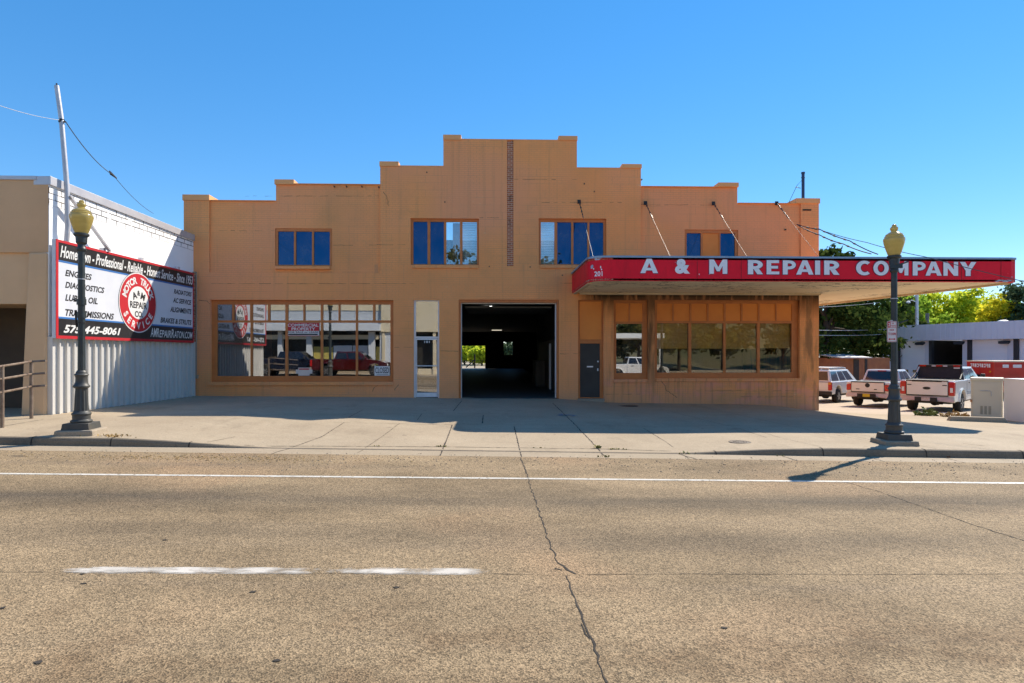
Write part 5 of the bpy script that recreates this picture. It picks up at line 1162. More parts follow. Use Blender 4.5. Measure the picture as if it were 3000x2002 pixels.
def pickup(label, loc, head, paint, L=5.9, W=2.0, roof=1.93, rail=1.34, r=.40, rear_ax=1.25, wb=3.55, cab0=2.05, cab1=4.15, bed=True, group=None, style='', plate=None, name='pickup_truck', wheels='v'):
    t = thing(name, label, 'pickup truck', loc, -head, group=group, world=False)
    ax = [rear_ax, rear_ax + wb]; hw = W / 2; zb = .52
    top = [(.06, zb), (.02, .62), (.02, rail - .04), (.06, rail), (cab0 - .02, rail), (cab0 + .02, rail + .02), (cab1 + .55, rail - .01), (L - .55, rail - .13), (L - .15, rail - .26), (L - .02, rail - .42), (L, .62), (L - .06, zb)]
    MB().prism(side_profile(L, zb, top, ax, r + .09), lambda u, v, w_: (w_, u, v), -hw + .02, hw - .02).build('body', paint, t, bevel=.045, bseg=3, smooth=30)
    for y_ in ax:
        for s_ in (-1, 1):
            wheel(t, s_ * (hw - .15), y_, r, .27, s_)
            q = MB(); pr = [(y_ + (r + .15) * math.cos(R(a)), zb + (r + .15) * math.sin(R(a))) for a in range(0, 181, 15)]; pi = [(y_ + (r + .08) * math.cos(R(a)), zb + (r + .08) * math.sin(R(a))) for a in range(0, 181, 15)]
            for k in range(12): q.hexa([(s_ * (hw - .06), *pi[k]), (s_ * (hw - .06), *pr[k]), (s_ * (hw - .06), *pr[k + 1]), (s_ * (hw - .06), *pi[k + 1])], [(s_ * (hw + .03), *pi[k]), (s_ * (hw + .015), *pr[k]), (s_ * (hw + .015), *pr[k + 1]), (s_ * (hw + .03), *pi[k + 1])])
            q.build('fender', paint, t, smooth=40)
    greenhouse(t, cab0, cab1 + .45, cab0 + .22, cab1 - .35, hw - .09, hw - .26, rail - .03, roof, paint, [(.05, .40), (.45, .84)])
    MB().box(-hw + .1, hw - .1, .12, cab0 - .04, rail - .02, rail + .008).build('bed_liner', m_plastic, t)
    tg = MB().box(-hw + .26, hw - .26, -.035, .03, .80, rail - .03).build('tailgate', paint, t, bevel=.02)
    MB().box(-hw + .25, hw - .25, -.045, .10, rail - .028, rail + .02).build('tailgate_cap', m_plastic, t, bevel=.01)
    q = MB().box(-hw + .24, hw - .24, -.02, .01, .755, .797); q.box(-hw + .235, -hw + .255, -.02, .005, .78, rail - .03); q.box(hw - .255, hw - .235, -.02, .005, .78, rail - .03); q.build('seam', m_plastic, t)
    if style == 'old':
        q = MB().lathe([(.0, -.06), (.10, -.05), (.11, -.036)], 16, (0, 0, rail - .16), 'Y'); q.build('handle', m_plastic, tg)
        for s_ in (-1, 1): MB().prism([(hw - .245, .86), (hw - .02, .84), (hw - .02, 1.10), (hw - .06, 1.16), (hw - .21, 1.18), (hw - .25, 1.12)], lambda u, v, w_: (s_ * u, w_, v), -.03, .16).build('tail_lamp', m_tail, t, bevel=.03, bseg=3, smooth=40)
        MB().box(.30, .42, -.045, -.036, .90, .945).build('badge', m_plastic, tg, bevel=.01); MB().box(-.52, -.36, -.045, -.036, .90, .94).build('badge', m_plastic, tg)
        MB().box(-.2, .2, cab0 + .16, cab0 + .24, roof - .085, roof - .04).build('brake_light', m_tail, t)
    else:
        q = MB().lathe([(.0, -.055), (.10, -.05), (.11, -.036)], 20, (0, 0, 0), 'Y')
        for v in q.v: v.x *= 1.35; v.z *= .58; v.z += 1.10
        q.build('emblem', m_plastic, tg)
        q = MB().box(-.56, .56, -.056, .11, rail - .06, rail + .024); q.build('handle_trim', m_plastic, tg, bevel=.02)
        for s_ in (-1, 1):
            tl = MB().box(s_ * (hw - .23) if s_ > 0 else -hw + .0, hw - .0 if s_ > 0 else -hw + .23, -.03, .14, .80, rail - .05).build('tail_lamp', m_tail, t, bevel=.025)
            MB().box(min(s_ * (hw - .17), s_ * (hw - .07)), max(s_ * (hw - .17), s_ * (hw - .07)), -.037, -.028, .94, 1.14).build('reverse_lamp', m_signw, tl)
            MB().box(s_ * .66 - .08, s_ * .66 + .08, -.045, -.036, 1.22, 1.26).build('badge', m_plastic, tg)
    q = MB().prism([(-hw + .0, .50), (-hw + .02, .73), (hw - .02, .73), (hw, .50), (hw - .35, .52), (.45, .55), (-.45, .55), (-hw + .35, .52)], lambda u, v, w_: (u, w_ + .12 * (abs(u) / hw) ** 2, v), -.17, -.02)
    q.build('rear_bumper', m_chrome, t, bevel=.025, smooth=40)
    MB().box(-.42, .42, -.185, -.165, .53, .71).build('bumper_step', m_plastic, t)
    if plate: MB().box(-.16, .16, -.20, -.186, .55, .70).build('number_plate', plate, t)
    q = MB().box(-hw + .22, hw - .22, .25, L - .4, .42, .56); q.tube([(-hw + .2, rear_ax, r), (hw - .2, rear_ax, r)], .06, 8); q.lathe([(.03, rear_ax - .2), (.17, rear_ax - .1), (.17, rear_ax + .1), (.03, rear_ax + .2)], 12, (0, 0, r), 'Y'); q.bar((.35, .1, .45), (.35, .8, .40), .12, .1); q.build('underbody', m_under, t, smooth=40)
    MB().box(-hw + .1, hw - .1, L - .02, L + .10, .50, .70).build('front_bumper', m_chrome if style != 'dark' else m_plastic, t, bevel=.03)
    MB().box(-.55, .55, L - .06, L + .03, .72, .98).build('grille', m_plastic, t, bevel=.02)
    for s_ in (-1, 1):
        MB().box(s_ * .78 - .14, s_ * .78 + .14, L - .16, L - .005, .78, .98).build('headlight', m_signw, t, bevel=.03)
        MB().box(s_ * (hw + .1) - .09, s_ * (hw + .1) + .09, cab1 + .05, cab1 + .17, rail + .02, rail + .22).build('wing_mirror', m_plastic, t, bevel=.03)
        for yy in (cab0 + .35, cab0 + 1.45): MB().box(s_ * (hw - .015) - .012, s_ * (hw - .015) + .012, yy, yy + .2, rail - .16, rail - .12).build('door_handle', m_plastic, t)
        q = MB()
        for yy in (cab0 + .03, cab0 + 1.12, cab1 + .28): q.box(s_ * (hw - .018) - .003, s_ * (hw - .018) + .003, yy, yy + .012, .6, rail - .02)
        q.build('door_seam', m_plastic, t)
    return t
VA = math.radians(50)
c_ = C(2127, 940, 26.6); zg = gz(c_.x + .5, c_.y + 1)
tr1 = pickup('large white pickup with a black headache rack and red light bar', (c_.x, c_.y, zg), VA, m_vwhite, L=6.3, W=2.05, roof=2.0, rail=1.44, r=.43, rear_ax=1.3, wb=3.9, cab0=2.15, cab1=4.6, plate=m_plW, group='vehicles parked beside the shop')
q = MB()                               # headache rack: posts, frame, louvred panel
for s_ in (-1, 1): q.bar((s_ * .93, 1.85, 1.44), (s_ * .80, 2.08, 2.08), .07, .09); q.bar((s_ * .93, 1.3, 1.46), (s_ * .88, 1.95, 1.75), .05, .06)
q.bar((-.84, 2.08, 2.06), (.84, 2.08, 2.06), .09, .09); q.bar((-.9, 1.9, 1.50), (.9, 1.9, 1.50), .06, .06); q.hexa([(-.86, 1.92, 1.5), (.86, 1.92, 1.5), (.80, 2.07, 2.03), (-.80, 2.07, 2.03)], [(-.86, 1.935, 1.5), (.86, 1.935, 1.5), (.80, 2.085, 2.03), (-.80, 2.085, 2.03)])
rk = q.build('headache_rack', m_plastic, tr1, bevel=.01)
for xx, wd in ((-.66, .13), (0, .12), (.66, .13)): MB().box(xx - wd, xx + wd, 2.0, 2.04, 2.02, 2.09).build('warning_light', m_tail, rk)
for xx in (-.22, .22): MB().box(xx - .08, xx + .08, 2.0, 2.04, 2.02, 2.075).build('warning_light', m_signw, rk, label='white warning light')
q = MB(); q.bar((-.93, 1.80, 1.5), (-.80, 2.02, 2.0), .03, .05); q.build('marker_light', m_signw, rk)
MB().box(.55, .78, 1.99, 2.02, 1.93, 1.99).build('rack_label', m_signw, rk)
q = MB().box(1.005, 1.018, 2.3, 4.9, .86, .93); q.box(1.005, 1.018, 2.3, 4.9, .78, .82); q.build('side_stripe', M("grey_stripe", (.3, .3, .32), (.25, .25, .27), .4, 3), tr1)
c_ = C(1991, 930, 30.0); tr2 = pickup('white pickup with a yellow number plate between the two other vehicles', (c_.x, c_.y, gz(c_.x + .5, c_.y + .8)), VA, m_vwhite, L=5.4, W=1.98, roof=1.86, rail=1.28, r=.38, cab0=1.95, cab1=3.7, wb=3.3, style='old', plate=m_plY, group='vehicles parked beside the shop')
# sport utility vehicle
c_ = C(1866, 925, 34.0)
sv = thing('sport_utility', 'white sport utility with a roof rack half hidden by the shop corner', 'suv', (c_.x, c_.y, gz(c_.x + .5, c_.y + .8)), -VA, group='vehicles parked beside the shop', world=False)
L, W = 5.05, 2.0; hw = 1.0
MB().prism(side_profile(L, .5, [(.06, .5), (.0, .7), (.0, 1.16), (.04, 1.22), (3.7, 1.22), (4.6, 1.1), (4.95, .95), (L, .6), (L - .05, .5)], [1.05, 4.0], .47), lambda u, v, w_: (w_, u, v), -.98, .98).build('body', m_vwhite, sv, bevel=.05, bseg=3, smooth=30)
greenhouse(sv, .03, 3.95, .28, 3.0, .93, .76, 1.2, 1.86, m_vwhite, [(.04, .30), (.35, .58), (.62, .86)])
for y_ in (1.05, 4.0):
    for s_ in (-1, 1): wheel(sv, s_ * .85, y_, .39, .26, s_)
for s_ in (-1, 1):
    tl = MB().box(min(s_ * .80, s_ * .99), max(s_ * .80, s_ * .99), -.03, .10, .74, 1.20).build('tail_lamp', m_tail, sv, bevel=.02); MB().box(min(s_ * .81, s_ * .98), max(s_ * .81, s_ * .98), -.036, -.03, 1.06, 1.18).build('indicator', m_amber, tl)
    q = MB().tube([(s_ * .66, .4, 1.93), (s_ * .66, 2.9, 1.93)], .025, 6)
    for yy in (.5, 1.7, 2.8): q.box(s_ * .66 - .03, s_ * .66 + .03, yy, yy + .08, 1.84, 1.93)
    q.build('roof_rail', m_galv, sv, smooth=40)
MB().box(-.7, .7, .45, 2.6, 1.94, 1.99).build('roof_rack', m_galv, sv); MB().box(-1.0, 1.0, -.12, .06, .46, .68).build('rear_bumper', m_plastic, sv, bevel=.04)
MB().box(-.16, .16, -.02, -.002, .76, .9).build('number_plate', m_plW, sv); q = MB().box(-.75, .75, .2, 4.6, .36, .5); q.tube([(-.8, 1.05, .39), (.8, 1.05, .39)], .06, 8); q.build('underbody', m_under, sv)
MB().box(-.8, .8, -.012, -.001, 1.18, 1.2).build('tailgate_seam', m_plastic, sv)

# ------------------------------------------------------------------ fire station and rescue truck
Fa, Fb = C(2033, 800, 60.0), C(2350, 800, 49.0); Fa.z = Fb.z = 0; fu = (Fb - Fa).normalized(); fn = Vector((-fu.y, fu.x, 0)); fn = fn if fn.dot(-Fa) > 0 else -fn
FL = (Fb - Fa).length + 9
def F(u, v, t_): return Fa + fu * u + fn * t_ + Vector((0, 0, v))
def FU(px):
    d_ = C(px, 812, 1.0); d_.z = 0; o_ = Vector((0, 0, 0)); det = d_.x * (-fu.y) + d_.y * fu.x; rhs = Fa; s_ = (rhs.x * (-fu.y) + rhs.y * fu.x) / det; return (d_ * s_ - Fa).dot(fu)
gzf = -1.25; zf0, zf1 = 3.22, 4.70
fs_ = thing('fire_station', 'pale blue metal garage with white roll-up bay doors under a deep fascia', 'building', F(0, gzf, 0))
m_seam = M("pale_blue_metal", (.70, .72, .80), (.64, .66, .75), .5, .8, obj=False); m_rdoor = M("white_rollup_door", (.84, .85, .90), (.80, .82, .88), .5, .5, stretch=(1, 1, 6), obj=False); m_navy = M("dark_navy_post", (.02, .026, .035), (.03, .036, .045), .5, 3, obj=False)
fbx = lambda mb, a, b, c, d, e, f: mb.prism([(a, c), (b, c), (b, d), (a, d)], F, e, f)
q = MB(); fbx(q, -.3, FL, zf0, zf1, -.3, .55)
for i in range(int(FL / .42)): fbx(q, -.28 + i * .42, -.25 + i * .42, zf0 + .005, zf1 - .005, .55, .575)
q.build('fascia', m_seam, fs_)
doors = [(2065, 2123), (2230, 2312), (2338, 2420)]; opn = (2140, 2209); us_ = [-.3, FL]
for a, b in doors + [opn]: us_ += [FU(a), FU(b)]
us_ = sorted(us_); q = MB()
for a, b in ((-.3, FU(2057)), (FU(2123.2), FU(2133)), (FU(2209.2), FU(2221)), (FU(2312.2), FU(2327))): fbx(q, a, b, gzf, zf0 - .002, -.3, .04)
q.build('pier', m_seam, fs_)
q = MB()
for a, b in ((2057.2, 2064.8), (2133.2, 2139.8), (2221.2, 2229.8), (2327.2, 2337.8)): fbx(q, FU(a), FU(b), gzf, zf0 - .002, -.25, .10)
q.build('post', m_navy, fs_)
for a, b in doors:
    q = MB(); n = 9; zt = zf0 - .004
    for i in range(n): z0 = gzf + (zt - gzf) * i / n; z1 = gzf + (zt - gzf) * (i + 1) / n; fbx(q, FU(a), FU(b), z0 + .012, z1 - .012, -.14, -.09); fbx(q, FU(a), FU(b), z1 - .012, min(z1 + .012, zt), -.14, -.105)
    dr = q.build('bay_door', m_rdoor, fs_)
    if a == 2065:
        q = MB(); um = FU(a); uw = FU(b) - FU(a)
        for c_ in (.12, .5): fbx(q, um + uw * c_, um + uw * (c_ + .2), gzf + 1.45, gzf + 1.72, -.089, -.07)
        q.build('door_window', m_vglass, dr)
q = MB(); fbx(q, -.3, FL, gzf, zf0, -7.3, -7); fbx(q, FU(2133), FU(2136), gzf, zf0, -7, -.31); fbx(q, FU(2218), FU(2221), gzf, zf0, -7, -.31); q.build('bay_interior', m_dark, fs_)
q = MB(); fbx(q, -.3, FL, zf1 - .4, zf1 - .2, -12, -.31); q.build('roof', m_coping, fs_)
q = MB(); fbx(q, -.3, -.1, gzf, zf1 - .4, -12, -.31); q.build('end_wall', m_seam, fs_)
for px in (2116, 2206, 2310):
    u = FU(px); q = MB().prism([(0, 0), (.5, -.06), (.5, -.26), (.25, -.3), (0, -.16)], lambda a_, v, w_: F(u + w_, zf0 - .12 + v, .06 + a_), -.32, .32); q.build('wall_light', m_navy, fs_); 
q = MB().lathe([(.45, 0), (.4, .12), (.22, .2), (0, .22)], 16, F(FU(2277), zf1 - .02, -1.5)); q.build('roof_vent', m_white, fs_, smooth=40)
# rescue truck
Q0 = C(2281, 860, 38.5); Q1 = C(2218, 860, 41.3); Q0.z = Q1.z = 0; qu = (Q1 - Q0).normalized(); qv = Vector((qu.y, -qu.x, 0)); qv = qv if qv.dot(Q0) > 0 else -qv; QW = (Q1 - Q0).length; qz = -1.05; qt = C(2281, 829, 38.5).z
Q = lambda u, v, w_: Q0 + qu * u + qv * w_ + Vector((0, 0, v))
rt = thing('rescue_truck', 'red fire rescue truck with white rear lettering by the bay doors', 'fire truck', Q(QW / 2, qz, 0))
m_fire = M("fire_engine_red", (.50, .016, .014), (.40, .014, .012), .28, 1.5, coat=.5, obj=False); m_fired = M("red_equipment_body", (.42, .02, .02), (.34, .018, .018), .3, 1.5, coat=.4, obj=False)
qb = lambda mb, a, b, c, d, e, f: mb.prism([(a, c), (b, c), (b, d), (a, d)], Q, e, f)
q = MB(); qb(q, 0, QW, qz + .55, qt, 0, 4.2); q.build('body', m_fire, rt, bevel=.05)
q = MB(); qb(q, -.02, QW + .02, qt - .06, qt + .02, -.03, 4.2); q.build('roof_rail', m_chrome, rt)
q = MB(); qb(q, .1, QW - .1, qz + .6, qt - .1, 4.25, 5.8); qb(q, .1, QW - .1, qz + .6, qt - .9, 5.8, 7.2); q.build('cab', m_fire, rt, bevel=.08)
q = MB(); n = 9
for i in range(n):
    u = QW * (.12 + .74 * i / n); a, b, c, d = u, u + QW * .055, qt - .42, qt - .18
    if i % 3 == 0: qb(q, a, b, c, d, -.02, -.004)
    elif i % 3 == 1: qb(q, a, a + QW * .02, c, d, -.02, -.004); qb(q, a + QW * .021, b, d - .07, d, -.02, -.004); qb(q, a + QW * .021, b, c + .09, c + .14, -.02, -.004)
    else: qb(q, a, b, d - .07, d, -.02, -.004); qb(q, a, b, c, c + .06, -.02, -.004); qb(q, a, a + QW * .02, c + .061, d - .071, -.02, -.004)
q.build('rear_lettering', m_signw, rt)
q = MB(); qb(q, -.02, -.004, 0, 0, 0, 0) if False else None
MB().prism([(0, 0), (0, .2), (.35, .2), (.35, 0)], lambda a_, v, w_: Q(-.012 + w_, qt - .42 + v, .5 + a_), -.01, .008).prism([(0, 0), (0, .2), (.5, .2), (.5, 0)], lambda a_, v, w_: Q(-.012 + w_, qt - .42 + v, 1.1 + a_), -.01, .008).build('side_marking', m_signw, rt)
q = MB(); q.lathe([(.25, 0), (.42, .02), (.45, .14), (.42, .24), (.25, .26)], 22, (0, 0, 0), 'Z'); yy = [Q(QW * .52 + v.x, qz + 1.25 + v.y, -.02 - v.z) for v in q.v]; q.v = yy; q.build('spare_wheel', m_tyre, rt, smooth=40)
q = MB(); qb(q, QW * .1, QW * .9, qz + .95, qz + 1.0, -.5, 0); q.build('tailboard', m_chrome, rt)
for w_ in (1.1, 6.2):
    for u in (.15, QW - .15):
        q = MB().lathe([(.28, -.14), (.46, -.14), (.48, -.08), (.48, .08), (.46, .14), (.28, .14)], 20, (0, 0, 0), 'X'); q.v = [Q(u + v.x, qz + .48 + v.z, w_ + v.y) for v in q.v]; q.build('wheel', m_tyre, rt, smooth=40)
for u in (QW * .1, QW * .82): q = MB(); qb(q, u, u + .14, qt - .75, qt - .62, -.03, -.002); q.build('warning_light', m_amber, rt)
# ------------------------------------------------------------------ trees and what stands behind
def make_leaf(name, c1, c2, c3, tr=.45):
    k = NT(name); k.t.nodes.remove(k.b); g = k.n("NewGeometry"); o = k.n("ValToRGB"); e = o.color_ramp.elements
    e[0].position = 0; e[0].color = lin(c1); e[1].position = 1; e[1].color = lin(c3); m_ = e.new(.55); m_.color = lin(c2); k.l(g.outputs['Random Per Island'], o.inputs[0])
    c = k.mix(k.ramp(k.noise(k.pos(), .35, 3), .4, .65), o.outputs[0], lin(c2))
    d = k.n("BsdfDiffuse"); t = k.n("BsdfTranslucent"); mx = k.n("MixShader"); mx.inputs[0].default_value = tr
    k.l(c, d.inputs[0]); k.l(c, t.inputs[0]); k.l(d.outputs[0], mx.inputs[1]); k.l(t.outputs[0], mx.inputs[2]); k.l(mx.outputs[0], k.out.inputs[0]); return k.m
m_lf_dark = make_leaf("dark_leaves", (.03, .055, .014), (.055, .09, .022), (.14, .17, .04), .35)
m_lf_green = make_leaf("green_leaves", (.16, .30, .03), (.30, .45, .05), (.45, .52, .07), .55)
m_lf_yg = make_leaf("yellow_green_leaves", (.30, .44, .035), (.55, .62, .05), (.75, .68, .06), .6)
m_lf_yel = make_leaf("yellow_leaves", (.45, .48, .04), (.72, .66, .04), (.80, .60, .04), .55)
m_lf_blue = make_leaf("cool_green_leaves", (.05, .09, .045), (.075, .12, .06), (.12, .15, .07), .35)
m_bark = M("bark", (.085, .065, .048), (.05, .038, .03), .9, 3, bump=.5, bscale=14, stretch=(1, 1, .25))
def tree(label, base, h, crown, n, leaf, mat, rt=.22, trunk_h=None, group=None, lean=(0, 0), name='tree', cl=None):
    base = Vector(base); rg = random.Random(hash(label) % 9973 if False else sum(map(ord, label)))
    t = thing(name, label, 'tree', base, group=group)
    clumps = []
    for (dx, dy, z, rx, ry, rz, wgt) in crown:
        for i in range(max(3, int(wgt * 26))):
            a, b = rg.uniform(0, 6.28), math.acos(rg.uniform(-.85, 1)); rr = rg.uniform(.45, 1.0)
            clumps.append((base + Vector((dx + rx * rr * math.cos(a) * math.sin(b), dy + ry * rr * math.sin(a) * math.sin(b), z + rz * rr * math.cos(b))), rg.uniform(.16, .34) * (rx + rz) / 2))
    q = MB(); vs, fs = [], []; per = max(1, n // len(clumps))
    for c_, r_ in clumps:
        for i in range(int(per * rg.uniform(.5, 1.5))):
            d = Vector((rg.gauss(0, 1), rg.gauss(0, 1), rg.gauss(0, .75))); p = c_ + d * r_ * .55
            if p.z < base.z + .3: continue
            a = Vector((rg.gauss(0, 1), rg.gauss(0, 1), rg.gauss(0, 1))).normalized(); b = a.cross(Vector((rg.gauss(0, 1), rg.gauss(0, 1), rg.gauss(0, 1)))).normalized(); s_ = leaf * rg.uniform(.55, 1.35); k = len(vs)
            vs += [p - a * s_, p + b * s_ * .55, p + a * s_, p - b * s_ * .55]; fs.append((k, k + 1, k + 2, k + 3))
    q.add(vs, fs); q.build('crown', mat, t, fix=False)
    q = MB(); th = trunk_h or h * .35; top = base + Vector((lean[0], lean[1], th))
    q.tube([base - Vector((0, 0, .2)), base + Vector((lean[0] * .4, lean[1] * .4, th * .5)), top, top + Vector((0, 0, (h - th) * .55))], [rt * 1.25, rt, rt * .8, rt * .25], 9)
    for i in range(9):
        c_ = rg.choice(clumps)[0]; s_ = top + Vector((0, 0, rg.uniform(-.25, .4) * (h - th) * .5)); m_ = s_.lerp(c_, .5) + Vector((rg.gauss(0, .2), rg.gauss(0, .2), .25)); q.tube([s_, m_, c_], [rt * .45, rt * .28, rt * .08], 6)
    q.build('trunk', m_bark, t, smooth=50); return t
def TB(px, d): c_ = C(px, 812, d); return (c_.x, c_.y, gz(c_.x, c_.y) - .1 if c_.y < 90 else -1.1)
def ZT(py, d): return 2 + (812 - py) / 1385 * d
GR = 'trees behind the parking lot'
b = TB(1895, 52); H = ZT(556, 52) - b[2]
tree('tall dark tree rising just behind the shop corner', b, H, [(0, 0, H - 2.6, 2.4, 2.2, 2.6, 1.2), (-.5, 0, H - 5, 3.6, 3, 3, 1.4), (1.5, .5, H - 7.4, 3.6, 3, 2.6, 1.4), (-.5, 0, H - 9, 3.4, 3, 2, 1)], 6500, .24, m_lf_dark, .3, group=GR)
b = TB(1965, 57); H = ZT(590, 57) - b[2]
tree('dark leafy tree between the shop corner and the right lamp', b, H, [(-.8, 0, H - 2, 2.4, 2, 1.9, .8), (1.2, 0, H - 4.6, 2.6, 2.6, 2.2, 1.2), (0, 0, H - 6.8, 3.8, 3, 2.4, 1.4), (1, 0, H - 8.6, 3, 3, 1.9, 1)], 6500, .25, m_lf_dark, .25, group=GR)
b = TB(2045, 64); H = ZT(668, 64) - b[2]
tree('dark green tree behind the right lamp post', b, H, [(0, 0, H - 2.4, 2.6, 2.6, 2.4, 1), (-1, 0, H - 4.8, 3.2, 3, 2.6, 1.2), (1.6, 0, H - 5.2, 2.6, 2.5, 2.2, 1)], 5000, .24, m_lf_dark, .25, group=GR)
b = TB(2095, 76); H = ZT(668, 76) - b[2]
tree('mid green tree left of the pale utility pole behind the bay doors', b, H, [(-.5, 0, H - 2.2, 3, 2.6, 2.2, 1), (1, 0, H - 4.4, 3.4, 3, 2.4, 1)], 4500, .26, m_lf_green, .25, group=GR)
b = TB(2150, 82); H = ZT(662, 82) - b[2]
tree('bright green tree right of the pale utility pole behind the bay doors', b, H, [(0, 0, H - 2.6, 3.2, 3, 2.6, 1.2), (-2, 0, H - 4.2, 2.8, 3, 2.2, 1), (2, 0, H - 4.6, 2.8, 3, 2.2, 1)], 5500, .27, m_lf_yg, .25, group=GR)
b = TB(2215, 80); H = ZT(664, 80) - b[2]
tree('yellowing tree above the middle bay door', b, H, [(0, 0, H - 2.5, 3.0, 3, 2.5, 1.2), (-1.8, 0, H - 4.4, 2.8, 3, 2.2, 1), (1.6, 0, H - 4.2, 2.6, 3, 2, .9)], 5500, .26, m_lf_yg, .25, group=GR)
b = TB(2292, 72); H = ZT(668, 72) - b[2]
tree('bright yellow tree near the right edge above the bay doors', b, H, [(-.5, 0, H - 2.4, 2.0, 2, 2.2, 1), (.6, 0, H - 4.0, 2.2, 2, 2.0, 1)], 4000, .22, m_lf_yel, .2, group=GR)
b = TB(2352, 70); H = ZT(640, 70) - b[2]
tree('cool dark green tree cut off by the right edge', b, H, [(0, 0, H - 2.5, 2.4, 2.4, 2.5, 1.2), (-.4, 0, H - 5, 2.6, 2.4, 2.4, 1)], 4500, .24, m_lf_blue, .25, group=GR)
b = TB(2255, 95); H = ZT(676, 95) - b[2]
tree('green tree filling the gap behind the yellow trees', b, H, [(-2, 0, H - 3, 4, 3, 3, 1.2), (3, 0, H - 3.2, 4, 3, 3, 1.2)], 4500, .32, m_lf_green, .3, group=GR)
b = TB(1930, 75); H = ZT(700, 75) - b[2]
tree('dark background tree low behind the brick cottage', b, H, [(-3, 0, H - 3.0, 4, 3, 3, 1.2), (2.5, 0, H - 3.4, 4, 3, 3, 1.2)], 5000, .32, m_lf_dark, .3, group=GR)
# shrubs and yard seen through the open garage
GB = 'trees seen through the garage'
for px, d, py, mat, rx, lab in ((1066, 84, 788, m_lf_yg, 2.6, 'leftmost yellow-green bush seen through the far garage doorway'), (1086, 88, 784, m_lf_green, 2.8, 'green bush in the middle of the far garage doorway'), (1106, 80, 800, m_lf_yg, 1.9, 'low yellow-green bush at the right of the far garage doorway'), (1168, 92, 770, m_lf_blue, 3.4, 'cool green tree seen through the far garage window'), (970, 90, 780, m_lf_green, 3, 'bush behind the shop hidden left of the garage doorway')):
    c_ = C(px, 812, d); b = (c_.x, c_.y, .45); H = ZT(py, d) - .45 + .3
    tree(lab, b, H, [(0, 0, H * .55, rx, rx * .8, H * .48, 1.3), (.6, -.5, H * .4, rx * .8, rx * .7, H * .35, .8)], 2600, .26, mat, .12, H * .3, group=GB)
q = MB(); p0, p1 = C(1095, 812, 66), C(1130, 812, 66)
m_post = M("dark_post", (.03, .026, .022), (.05, .042, .035), .8, 5, obj=False)
f_ = thing('wire_fence', 'dark braced fence post standing in the yard behind the garage', 'fence', (p0.x, p0.y, .45))
gx = C(1089.5, 812, 66); q.tube([(gx.x, gx.y, .3), (gx.x, gx.y, 1.95)], .08, 8); q.tube([(gx.x - .95, gx.y, .5), (gx.x, gx.y, 1.35)], .06, 6); q.build('post', m_post, f_)
q = MB(); a_, b_ = C(1052, 835, 66), C(1125, 836, 66)
for z_ in (1.0, 1.25): q.tube([(a_.x, a_.y, z_), (b_.x, b_.y, z_ + .03)], .018, 5)
q.build('rail', m_post, f_)
# brick cottage, utility poles and wires at the right
hb = C(1978, 812, 48); ch = thing('brick_cottage', 'small orange brick shed with a tin roof under the dark trees', 'building', (hb.x, hb.y, -1))
zt = ZT(822, 48); a_, b_ = C(1928, 812, 47.5), C(2042, 812, 50)
q = MB().hexa([(a_.x, a_.y, -1.1), (b_.x, b_.y, -1.1), (b_.x, b_.y + 4, -1.1), (a_.x, a_.y + 4, -1.1)], [(a_.x, a_.y, zt), (b_.x, b_.y, zt), (b_.x, b_.y + 4, zt), (a_.x, a_.y + 4, zt)]); m_obrick = M("orange_brick", (.34, .14, .06), (.26, .10, .05), .85, 2, bump=.2, bscale=20, obj=False); q.build('wall', m_obrick, ch)
q = MB(); q.hexa([(a_.x - .2, a_.y - .5, zt), (a_.x + 2.3, a_.y - .44, zt), (a_.x + 2.3, a_.y + 4, zt + .3), (a_.x - .2, a_.y + 4, zt + .3)], [(a_.x - .2, a_.y - .5, zt + .07), (a_.x + 2.3, a_.y - .44, zt + .07), (a_.x + 2.3, a_.y + 4, zt + .37), (a_.x - .2, a_.y + 4, zt + .37)]); q.build('roof', m_galv, ch)
dv = (b_ - a_).normalized()
for t_, w_ in ((1.55, .45), (2.9, .22)): pdr = a_ + dv * t_; q = MB().hexa([(pdr.x, pdr.y - .03, -1.0), (pdr.x + w_, pdr.y - .02, -1.0), (pdr.x + w_, pdr.y + .05, -1.0), (pdr.x, pdr.y + .05, -1.0)], [(pdr.x, pdr.y - .03, zt - .1), (pdr.x + w_, pdr.y - .02, zt - .1), (pdr.x + w_, pdr.y + .05, zt - .1), (pdr.x, pdr.y + .05, zt - .1)]); q.build('door', m_black, ch)
up = C(2104, 812, 62.0); t = thing('utility_pole', 'pale grey utility pole with a curved lamp arm behind the bay doors', 'utility pole', (up.x, up.y, -1.1))
zt = ZT(672, 62); MB().tube([(up.x, up.y, -1.2), (up.x, up.y, zt)], [.19, .15], 10).build('shaft', m_galv, t, smooth=40)
za = ZT(694, 62); q = MB().tube([(up.x, up.y, za), (up.x - .5, up.y, za + .22), (up.x - .9, up.y, za + .12)], .045, 6); q.lathe([(.05, 0), (.2, -.1), (.22, -.22), (.05, -.3)], 12, (up.x - .9, up.y, za + .15)); q.build('lamp_arm', m_white, t, smooth=40)
up = C(2128, 812, 66.0); MB().tube([(up.x, up.y, -1.2), (up.x, up.y, ZT(719, 66))], [.2, .18], 10).build('utility_pole', M("grey_weathered_wood", (.20, .19, .18), (.14, .13, .12), .8, 4, obj=False), label='short grey pole right of the tall utility pole', cat='utility pole', smooth=40)
for (ya, yb, d, lab) in ((757.5, 755, 44, 'upper pale wire crossing in front of the dark trees'), (769, 766.5, 44, 'lower pale wire crossing in front of the dark trees')):
    MB().tube(sag(C(1860, ya, d), C(2045, yb, d + 12), .08, 10), .018, 5).build('overhead_wire', m_wire2, label=lab, cat='wire')
